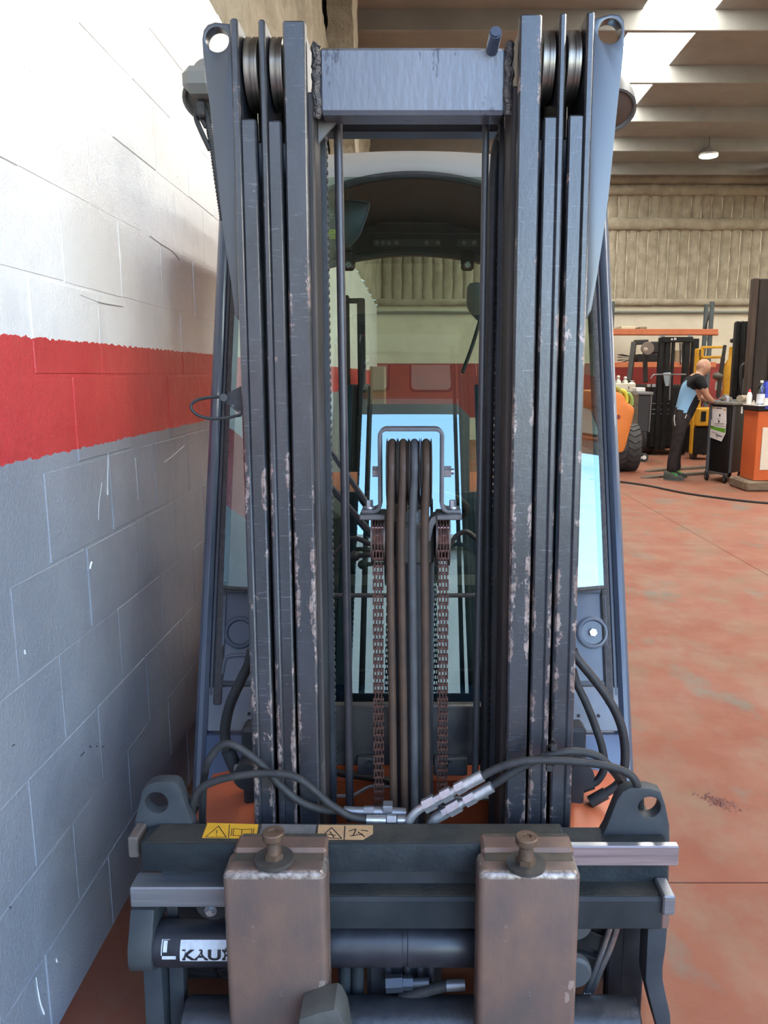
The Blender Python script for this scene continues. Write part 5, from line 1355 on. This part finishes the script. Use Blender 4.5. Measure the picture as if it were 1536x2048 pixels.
for i, (quad, lab) in enumerate((([(1425, 813), (1453, 815), (1453, 848), (1424, 846)], 'upper taped sheet'), ([(1417, 840), (1453, 836), (1451, 868), (1421, 858)], 'middle taped sheet'), ([(1420, 858), (1451, 867), (1443, 883), (1419, 874)], 'lower taped sheet'))):
    m, vs = paper(0, 0, quad, .004 + .003 * i, '')
    o = part_label(m.build('taped_paper', M_PAPER, tk), lab)
    def strip_(u0, u1, v0, v1, mm, nm='print'):
        def at_(u, v): return (vs[0] * (1 - u) + vs[1] * u) * (1 - v) + (vs[3] * (1 - u) + vs[2] * u) * v + nrm * .0035
        MB().add([at_(u0, v0), at_(u1, v0), at_(u1, v1), at_(u0, v1)], [(0, 1, 2, 3)]).build(nm, mm, o)
    if i == 0:
        strip_(.25, .7, .05, .1, M_INK); strip_(.5, .6, .42, .58, M_INK); strip_(.35, .75, .70, .74, M_INK); strip_(.02, .2, .03, .12, mat('print_gold', (.6, .42, .1), rough=.5)); strip_(.8, .97, .1, .2, MATS['print_gold'])
    elif i == 1:
        strip_(.05, .98, .66, .95, M_GRN); strip_(.05, .25, .62, .8, M_INK); strip_(.35, .9, .36, .40, M_INK); strip_(.55, .63, .1, .3, M_INK); strip_(.3, .95, .52, .55, M_INK)
    else:
        strip_(.15, .6, .25, .3, M_INK); strip_(.45, .9, .4, .52, M_INK); strip_(.5, .65, .62, .7, M_INK)
q = C_ + (B - C_) * .35
m = MB().box(q.x - .03, q.x + .01, q.y - .012, q.y - .008, ztop - .12, ztop - .03).build('tag', M_PAPER, tk)
for i, (px, py) in enumerate(((1413, 952), (1449, 958), (1480, 950), (1458, 946))):
    q = PZ(px, py, .06)
    o = MB().lathe(q + Vector((-.018, 0, .0)), (.036, 0, 0), [(0, .03), (0, .05), (.2, .06), (.8, .06), (1, .05), (1, .03)], 20).build('castor', M_MACH, tk)
    MB().lathe(q + Vector((-.022, 0, 0)), (.044, 0, 0), [(0, .012), (.1, .03), (.9, .03), (1, .012)], 14).build('hub', M_STEEL_DULL, o)
    MB().box(q.x - .026, q.x + .026, q.y - .02, q.y + .02, .07, .135, .006).build('fork_leg', M_DARK, o)
ZT = ztop + .037
def onk(px, y): return P(px, 810, y).x
def lay(m, name, mats, label, cat): return tag(m.build(name, mats), label, cat)
# things on the trolley
def ont(u, v):      # u from A to B side, v from the near edge A-B to the far edge
    q = Vector((A.x, A.y, 0)) + (B - A) * u + Vector((D[0] - A.x, D[1] - A.y, 0)) * v; return q.x, q.y
xq, yq = ont(.7, .15); lay(MB().lathe((xq, yq, ZT), (0, 0, .07), [(0, .03), (.04, .034), (.96, .034), (1, .031), (1, .028), (.9, .028)], 16), 'tin_can', M_STEEL, 'small silver tin on the trolley edge by the glove', 'can')
xq, yq = ont(.25, .6); lay(MB().lathe((xq, yq, ZT), (0, 0, .09), [(0, .08), (.3, .09), (.6, .08), (.62, .05), (1, .04)], 20), 'bearing_hub', mat('hub_grey', (.2, .19, .17), rough=.45, metal=.4), 'grey round hub lying at the back of the trolley top', 'hub')
xq, yq = ont(.55, .5); x2, y2 = ont(.7, .95); lay(MB().bar((xq, yq, ZT + .012), (x2, y2, ZT + .012), .03, .02, .004), 'spanner', M_STEEL_DULL, 'long dull spanner lying across the trolley top', 'spanner')
x0_, y0_ = ont(.95, .55); x1_, y1_ = ont(.9, .98)
lay(MB().lathe((x0_, y0_, ZT + .045), (x1_ - x0_, y1_ - y0_, 0), [(0, .03), (0, .045), (.9, .04), (1, .03)], 18), 'steel_bush', mat('bush_beige', (.35, .31, .24), rough=.45), 'beige steel tube lying at the trolley corner', 'tube')

# orange cabinet on timber block
YC = 9.75
oc = thing('orange_cabinet', (P(1530, 970, YC).x, YC + .3, 0), 'orange steel cabinet with dark top standing on a timber block', 'cabinet')
a, b_ = P(1517, 822, YC), P(1517, 965, YC)
xr_ = P(1640, 900, YC).x
zb0 = .13
MB().box(a.x, xr_, YC, YC + .42, zb0, a.z, .008).build('body', mat('cabinet_orange', (.60, .13, .035), (.52, .11, .03), 3, rough=.35), oc)
MB().box(P(1516, 0, YC).x, xr_ + .01, YC - .02, YC + .43, a.z, P(0, 812, YC).z, .006).build('top', M_MACH, oc)
MB().box(P(1516, 0, YC).x, xr_ + .01, YC - .03, YC + .43, P(0, 812, YC).z, P(0, 811, YC).z + .005).build('top_edge', M_WHT, oc)
MB().box(P(1530, 0, YC).x, xr_ - .05, YC - .012, YC, P(0, 940, YC).z, P(0, 855, YC).z, .004).build('drawer', mat('drawer_cream', (.7, .66, .56), rough=.45), oc)
MB().box(P(1530, 0, YC).x, P(1548, 0, YC).x, YC - .03, YC - .018, P(0, 818, YC).z, P(0, 811, YC).z).build('blue_tag', mat('tag_blue', (.03, .05, .3), rough=.5), oc)
tbk = MB().box(P(1502, 0, YC).x, xr_ + .1, YC - .06, YC + .5, .0, .128, .02).build('timber_block', mat('oily_timber', (.12, .085, .06), (.22, .17, .12), 9, rough=.85, stretch=(.3, 1, 2)))
tag(tbk, 'thick oily timber block under the orange cabinet', 'timber')
ztc = P(0, 811, YC).z + .006
xq = P(1499, 800, YC + .35).x
sc_ = thing('spray_can', (xq, YC + .36, ztc), 'white spray can with red nozzle on the cabinet top', 'can')
MB().lathe((xq, YC + .36, ztc), (0, 0, .15), [(0, .03), (.02, .033), (.75, .033), (.85, .025), (1, .02)], 16).build('can_body', M_WHT, sc_)
MB().lathe((xq, YC + .36, ztc + .15), (0, 0, .035), [(0, .016), (.7, .014), (1, .008)], 12).build('nozzle', mat('nozzle_red', (.7, .04, .06), rough=.4), sc_)
xq = P(1521, 800, YC + .15).x
wb = thing('water_bottle', (xq, YC + .15, ztc), 'clear plastic water bottle with pale label and white cap', 'bottle')
MB().lathe((xq, YC + .15, ztc), (0, 0, .27), [(0, .04), (.05, .047), (.55, .047), (.58, .044), (.75, .047), (.88, .022), (1, .018)], 20).build('bottle_body', glass_mat('clear_plastic', (.86, .9, .92), .06, .05), wb)
MB().lathe((xq, YC + .15, ztc + .012), (0, 0, .12), [(0, .048), (1, .048)], 20, cap=False).build('label_band', mat('label_blue_white', (.55, .62, .75), (.8, .8, .82), 60, rough=.4), wb)
MB().lathe((xq, YC + .15, ztc + .27), (0, 0, .03), [(0, .02), (1, .02)], 14).build('cap', M_WHT, wb)
xq = P(1537, 800, YC + .2).x
bt = thing('detergent_bottle', (xq, YC + .28, ztc), 'dark blue plastic bottle behind the water bottle at the frame edge', 'bottle')
MB().lathe((xq, YC + .28, ztc), (0, 0, .29), [(0, .06), (.05, .065), (.75, .065), (.9, .035), (1, .03)], 18).build('bottle_body', mat('bottle_blue', (.02, .04, .42), rough=.3), bt)
xq = P(1533, 800, YC + .05).x
lay(MB().lathe((xq, YC + .05, ztc), (0, 0, .085), [(0, .028), (.9, .032), (1, .033), (1, .029), (.1, .026)], 16), 'plastic_cup', M_WHT, 'white cup in front of the water bottle', 'cup')
xq = P(1509, 800, YC + .2).x
lay(MB().lathe((xq, YC + .22, ztc), (0, 0, .05), [(0, .03), (.5, .028), (.6, .012), (1, .01)], 12), 'grease_nipple', mat('pale_fitting', (.55, .5, .42), rough=.4), 'little pale fitting between spray can and water bottle', 'fitting')

# loose forks, pallet truck, cable on the floor
M_FORKB = mat('loose_fork', (.10, .085, .07), (.15, .125, .1), 12, rough=.5, metal=.2)
for i, (a_, b2, lab) in enumerate((((1292, 941), (1420, 934), 'brown steel fork blade lying on the floor beyond the worker\'s heels'), ((1284, 954), (1440, 944), 'tapered steel fork blade lying on the floor at the worker\'s feet'))):
    p0, p1 = PZ(*a_, .02), PZ(*b2, .02)
    d_ = (p1 - p0).normalized(); sd = Vector((-d_.y, d_.x, 0))
    m = MB(); vs = []
    for t_, w_, h_ in ((0, .03, .012), (.06, .06, .02), (.3, .06, .035), (1, .06, .042)):
        c = p0 + (p1 - p0) * t_; c.z = 0
        vs += [c - sd * w_ + Vector((0, 0, .001)), c + sd * w_ + Vector((0, 0, .001)), c + sd * w_ + Vector((0, 0, h_)), c - sd * w_ + Vector((0, 0, h_))]
    fs = [(0, 1, 2, 3), (12, 15, 14, 13)] + [(i_ * 4 + k, i_ * 4 + (k + 1) % 4, i_ * 4 + 4 + (k + 1) % 4, i_ * 4 + 4 + k) for i_ in range(3) for k in range(4)]
    m.add(vs, fs); tag(m.build('loose_fork', M_FORKB), lab, 'fork')
pj = thing('pallet_truck', PZ(1395, 905, 0), 'low yellow pallet truck fork end behind the worker\'s legs', 'pallet truck')
a_, b2 = PZ(1368, 888, .09), PZ(1420, 886, .09)
MB().bar(a_, b2, .16, .05, .008).build('fork_arm', M_YEL, pj)
a_, b2 = PZ(1372, 897, .09), PZ(1420, 895, .09)
MB().bar(a_, b2, .10, .06, .008).build('fork_arm', M_YEL, pj)
for px in (1384, 1408):
    q = PZ(px, 905, .045); wheel((q.x, q.y, .045), .045, .06, pj, 'load_roller', axis='y')
tag(MB().tube([PZ(a, b, .012) for a, b in ((1180, 958), (1245, 964), (1300, 972), (1370, 986), (1440, 996), (1500, 1003), (1560, 1008), (1640, 1015))], .013, 8, 6).build('floor_cable', M_BLACK), 'black cable running across the red floor in front of the orange tyre', 'cable')

# crumbled red debris on the floor
m = MB(); c = PZ(1437, 1605, 0)
for k in range(150):
    a_ = random.uniform(0, 6.28); r_ = random.gauss(0, .035)
    x, y = c.x + r_ * math.cos(a_) + .012 * random.uniform(-1, 1), c.y - r_ * math.cos(a_) * .6 + random.gauss(0, .02)
    s_ = random.uniform(.002, .006)
    m.add([(x - s_, y - s_, .0003), (x + s_, y - s_ * .6, .0003), (x, y + s_, .0003), (x, y, s_ * 1.1)], [(0, 1, 3), (1, 2, 3), (2, 0, 3), (0, 2, 1)])
tag(m.build('floor_debris', mat('rust_flakes', (.22, .06, .03), (.14, .05, .03), 60, rough=.5)), 'small scatter of rust-red crumbs on the floor right of the lug', 'debris', kind='stuff')

# dark truck mast seen through the cab glass
YA = 9.4
at_ = thing('aisle_truck', (P(712, 800, YA).x, YA, 0), 'dark truck by the left wall, seen through the forklift cab glass', 'truck')
for u0, u1, top in ((690, 700, 590), (716, 731, 596)):
    MB().box(P(u0, 0, YA).x, P(u1, 0, YA).x, YA, YA + .12, .05, P(0, top, YA).z, .01).build('mast_rail', M_MACH, at_)
MB().box(P(690, 0, YA).x, P(731, 0, YA).x, YA + .01, YA + .1, P(0, 606, YA).z, P(0, 596, YA).z, .01).build('mast_crossbar', M_MACH, at_)
MB().box(P(688, 0, YA).x, P(733, 0, YA).x, YA + .15, YA + .8, .08, P(0, 770, YA).z, .03).build('body', M_MACH2, at_)
cb = item('cardboard_stack', 742, 770, 1.55, 0, mat('carton_brown', (.28, .17, .10), (.23, .14, .08), 6, rough=.8), 'tall brown carton stack beside the dark truck, seen through the cab glass', 'cartons', .6, 0, YA + .9)
# ================================================================== the worker
YW = 10.9
pw = thing('person', (P(1350, 955, YW).x, YW, 0), 'bald person in black and light-blue work shirt bending over the black trolley', 'person')
M_SKIN = mat('skin', (.42, .225, .15), (.37, .20, .13), 12, rough=.5)
M_SHB = mat('shirt_black', (.010, .010, .012), (.018, .018, .02), 30, rough=.9, spec=.15)
def shirt_mat():
    m = bpy.data.materials.new('two_tone_shirt'); m.use_nodes = True
    N, L = m.node_tree.nodes, m.node_tree.links; b = N['Principled BSDF']; b.inputs['Roughness'].default_value = .9
    b.inputs['Specular IOR Level'].default_value = .15
    sp_ = N.new('ShaderNodeSeparateXYZ'); L.new(N.new('ShaderNodeNewGeometry').outputs['Position'], sp_.inputs[0])
    z0, z1 = P(1370, 825, YW).z, P(1370, 744, YW).z; xa, xb = P(1355, 785, YW).x, P(1395, 785, YW).x
    mz = N.new('ShaderNodeMapRange'); mz.inputs[1].default_value = z0; mz.inputs[2].default_value = z1; L.new(sp_.outputs[2], mz.inputs[0])
    mx_ = N.new('ShaderNodeMapRange'); mx_.inputs[1].default_value = xa; mx_.inputs[2].default_value = xb; L.new(sp_.outputs[0], mx_.inputs[0])
    cv = N.new('ShaderNodeFloatCurve'); c = cv.mapping.curves[0]
    pts = [(0, .36), (.08, .42), (.33, .65), (.57, .82), (.78, .60), (.93, .50), (1, .30)]
    c.points[0].location = pts[0]; c.points[1].location = pts[-1]
    for p in pts[1:-1]: c.points.new(*p)
    cv.mapping.update(); L.new(mz.outputs[0], cv.inputs['Value'])
    lt = N.new('ShaderNodeMath'); lt.operation = 'LESS_THAN'; L.new(mx_.outputs[0], lt.inputs[0]); L.new(cv.outputs[0], lt.inputs[1])
    up_ = N.new('ShaderNodeMath'); up_.operation = 'GREATER_THAN'; up_.inputs[1].default_value = z0; L.new(sp_.outputs[2], up_.inputs[0])
    an = N.new('ShaderNodeMath'); an.operation = 'MULTIPLY'; L.new(lt.outputs[0], an.inputs[0]); L.new(up_.outputs[0], an.inputs[1])
    mx = N.new('ShaderNodeMix'); mx.data_type = 'RGBA'; mx.inputs[6].default_value = (.012, .012, .014, 1); mx.inputs[7].default_value = (.20, .37, .56, 1)
    L.new(an.outputs[0], mx.inputs[0]); L.new(mx.outputs[2], b.inputs['Base Color'])
    return m
M_SHL = shirt_mat()
M_TRO = mat('trousers_charcoal', (.020, .016, .017), (.032, .027, .027), 18, rough=.9, spec=.15, bump=.4, bump_scale=30)
M_GLOVE = mat('glove_grey', (.10, .10, .10), rough=.8)
def wpt(px, py, dy=0.0): q = P(px, py, YW); return Vector((q.x, YW + dy, q.z))
J = [  # name, point, radius(x,y), parent
    ('pelvis', wpt(1357, 838), (.135, .165), None),
    ('waist', wpt(1373, 815), (.125, .15), 'pelvis'),
    ('chest', wpt(1382, 783), (.125, .175), 'waist'),
    ('upper', wpt(1389, 763), (.105, .165), 'chest'),
    ('neck', wpt(1397, 750), (.062, .062), 'upper'),
    ('skull0', wpt(1404, 741), (.085, .075), 'neck'),
    ('skull', wpt(1406, 733), (.093, .078), 'skull0'),
]
for nm, dy in (('n', -.12), ('f', .12)):
    off = 0 if nm == 'n' else 13
    J += [('hip' + nm, wpt(1356 + off * .3, 850, dy * .75), (.10, .10), 'pelvis'),
          ('thigh' + nm, wpt(1351 + off * .7, 875, dy * .8), (.09, .09), 'hip' + nm),
          ('knee' + nm, wpt(1345 + off, 900, dy * .85), (.078, .078), 'thigh' + nm),
          ('calf' + nm, wpt(1340 + off * 1.2, 922, dy * .9), (.078, .075), 'knee' + nm),
          ('ankle' + nm, wpt(1338 + off * 1.5, 944, dy * .95), (.075, .068), 'calf' + nm)]
for nm, dy in (('n', -.20), ('f', .20)):
    off = 0 if nm == 'n' else 6
    J += [('sh' + nm, wpt(1391, 760, dy * .85), (.075, .075), 'upper'),
          ('arm' + nm, wpt(1395, 772, dy * 1.1), (.062, .062), 'sh' + nm),
          ('elb' + nm, wpt(1399, 787, dy * 1.1), (.047, .047), 'arm' + nm),
          ('fore' + nm, wpt(1408 + off, 796, dy * .95), (.042, .042), 'elb' + nm),
          ('wri' + nm, wpt(1419 + off, 803.5, dy * .7), (.030, .030), 'fore' + nm)]
idx = {j[0]: i for i, j in enumerate(J)}
me = bpy.data.meshes.new('person_skeleton')
me.from_pydata([j[1] for j in J], [(idx[j[0]], idx[j[3]]) for j in J if j[3]], [])
sk_o = bpy.data.objects.new('person_skeleton', me); COL.objects.link(sk_o)
sk_o.modifiers.new('skin', 'SKIN')
for i, j in enumerate(J):
    me.skin_vertices[0].data[i].radius = j[2]
    me.skin_vertices[0].data[i].use_root = (i == 0)
ss = sk_o.modifiers.new('sub', 'SUBSURF'); ss.levels = 3; ss.render_levels = 3
dg = bpy.context.evaluated_depsgraph_get(); dg.update()
body = bpy.data.meshes.new_from_object(sk_o.evaluated_get(dg))
bpy.data.objects.remove(sk_o)
for m_ in (M_SKIN, M_SHB, M_SHL, M_TRO): body.materials.append(m_)
zw = wpt(0, 822).z; zneck = wpt(0, 752).z
segs = [(idx[j[0]], idx[j[3]], j[0], j[3]) for j in J if j[3]]
def near(p):
    best = None
    for a, b, na, nb in segs:
        A_, B_ = J[a][1], J[b][1]; d_ = B_ - A_; t_ = max(0, min(1, (p - A_).dot(d_) / d_.length_squared)); dist = (p - A_ - d_ * t_).length
        if best is None or dist < best[0]: best = (dist, na, nb, t_)
    return best
for f in body.polygons:
    p = f.center; _, na, nb, t_ = near(p)
    mi = 1
    if na.startswith(('hip', 'thigh', 'knee', 'calf', 'ankle')): mi = 3
    elif na == 'waist' and t_ > .45: mi = 3
    elif na in ('skull0', 'skull') or (na == 'neck' and t_ < .55): mi = 0
    elif na.startswith(('fore', 'wri')) or (na.startswith('elb') and t_ < .75): mi = 0
    elif na in ('waist', 'chest', 'upper'):
        mi = 2
    f.material_index = mi
    f.use_smooth = True
bo = place('body', body, (0, 0, 0), pw)
# head shape: jaw, nose, brow, ear
hd = MB()
hc = wpt(1406.5, 734.5)
fw = Vector((.93, 0, -.36)); upv = Vector((.36, 0, .93)); sdv = Vector((0, -1, 0))
def hp(f_, u_, s_): return hc + fw * f_ + upv * u_ + sdv * s_
def head(u, v):
    th = math.pi * v; ph = 2 * math.pi * u
    f_, s_, u_ = math.sin(th) * math.cos(ph), math.sin(th) * math.sin(ph), math.cos(th)
    rf, rs, ru = .100, .076, .115
    if u_ < -.1:
        k = min(1, (-u_ - .1) / .9); rs *= 1 - .28 * k
        if f_ < 0: rf *= 1 - .35 * k
        else: rf *= 1 - .05 * k
    nose = .018 * math.exp(-((u_ + .14) / .13) ** 2) * math.exp(-(s_ / .2) ** 2) * (f_ > 0)
    brow = .006 * math.exp(-((u_ - .14) / .08) ** 2) * (f_ > .3); eye = -.009 * math.exp(-((u_ - .02) / .06) ** 2) * math.exp(-((abs(s_) - .38) / .16) ** 2) * (f_ > 0)
    lip = .005 * math.exp(-((u_ + .5) / .06) ** 2) * math.exp(-(s_ / .3) ** 2) * (f_ > 0); chin = .008 * math.exp(-((u_ + .85) / .14) ** 2) * (f_ > 0)
    return hp(f_ * rf + nose + brow + eye + lip + chin, u_ * ru, s_ * rs)
hd.grid(32, 22, head)
hdo = part_label(hd.build('head', M_SKIN, pw, angle=180), 'bald head looking down')
for s_ in (-1, 1):
    MB().sphere(hp(-.008, .0, s_ * .076), (.022, .010, .034), 12, 8).build('ear', M_SKIN, hdo)
    MB().sphere(hp(.079, .004, s_ * .031), (.012, .012, .008), 10, 6).build('eye', mat('eye_dark', (.05, .035, .03), rough=.3), hdo)
    MB().tube([hp(.093, .024, s_ * .014), hp(.092, .030, s_ * .03), hp(.078, .026, s_ * .048)], .004, 6, 3).build('eyebrow', mat('brow_brown', (.12, .07, .05), rough=.8), hdo)
MB().tube([hp(.094, -.058, -.022), hp(.101, -.056, 0), hp(.094, -.058, .022)], .0045, 6, 3).build('mouth', mat('lip', (.36, .15, .12), rough=.5), hdo)
# gloved hands
for nm, dy in (('n', -.20), ('f', .20)):
    off = 0 if nm == 'n' else 6
    w_ = wpt(1419 + off, 803.5, dy * .7); d_ = Vector((1, -dy * .3, -.12)).normalized(); sd = Vector((-d_.y, d_.x, 0)).normalized(); up_ = d_.cross(sd) * -1
    if up_.z < 0: up_ = -up_
    g = MB(); g.tube([w_ - d_ * .03, w_ + d_ * .02, w_ + d_ * .07, w_ + d_ * .095], [.033, .036, .042, .034], 12, 4)
    for k in range(4):
        b_ = w_ + d_ * .085 + sd * (-.03 + .02 * k)
        ln = (.06, .072, .068, .05)[k]
        g.tube([b_, b_ + d_ * ln * .5 - up_ * .006, b_ + d_ * ln * .85 - up_ * .028, b_ + d_ * ln * .9 - up_ * .045], [.0105, .010, .009, .008], 8, 3)
    tb_ = w_ + d_ * .03 - sd * .034
    g.tube([tb_, tb_ + d_ * .03 - sd * .02 - up_ * .008, tb_ + d_ * .065 - sd * .018 - up_ * .03], [.013, .011, .009], 8, 3)
    g.build('gloved_hand', M_GLOVE, pw)
# shoes with green laces
for nm, dy in (('n', -.12), ('f', .12)):
    off = 0 if nm == 'n' else 13
    a_ = wpt(1338 + off * 1.5, 944, dy * .95); yaw = -.35 if nm == 'n' else .1
    R_ = Matrix.Rotation(yaw, 3, 'Z'); o_ = Vector((a_.x - .05, a_.y, 0))
    def sp_(u, v):
        x = -.055 + .265 * u; wd = (.034 + .016 * math.sin(math.pi * min(1, u * 1.15)) + .008 * (u > .5)) * (1 - max(0, (u - .85) / .15) ** 2 * .6)
        ht = .112 - .055 * (lambda q: q * q * (3 - 2 * q))(max(0, min(1, (u - .25) / .4))) - .028 * max(0, (u - .72) / .28) ** 1.6; a = math.pi * v
        return tuple(o_ + R_ @ Vector((x, wd * math.cos(a), .02 + ht * math.sin(a) ** .6)))
    so = MB().grid(16, 12, sp_).build('shoe', mat('shoe_dark', (.03, .034, .03), (.05, .055, .048), 40, rough=.7), pw, angle=60)
    MB().grid(16, 6, lambda u, v: tuple(o_ + R_ @ Vector((-.06 + .28 * u, (.036 + .012 * math.sin(math.pi * min(1, u * 1.15))) * (1 - max(0, (u - .85) / .15) ** 2 * .6) * math.cos(math.pi * v), .003 + .022 * math.sin(math.pi * v) ** .3)))).build('sole', mat('sole_grey', (.10, .10, .095), rough=.7), so)
    for k in range(5):
        x = .035 + .02 * k; z = .128 - .0115 * k
        MB().tube([o_ + R_ @ Vector((x, -.034, z - .018)), o_ + R_ @ Vector((x + .006, 0, z + .004)), o_ + R_ @ Vector((x, .034, z - .018))], .006, 6, 3).build('lace', mat('lace_green', (.10, .55, .10), rough=.6), so)
# light piping on the trousers and shirt
def pipe(pts, r, nm, m): MB().tube(pts, r, 6, 3).build(nm, m, pw)
M_PIPE_ = mat('reflective_piping', (.6, .64, .66), rough=.4)
pipe([wpt(1343, 829, -.13), wpt(1341, 838, -.155), wpt(1343, 850, -.15)], .005, 'piping', M_PIPE_)
pipe([wpt(1366, 828, -.15), wpt(1362, 835, -.165)], .0045, 'piping', M_PIPE_)
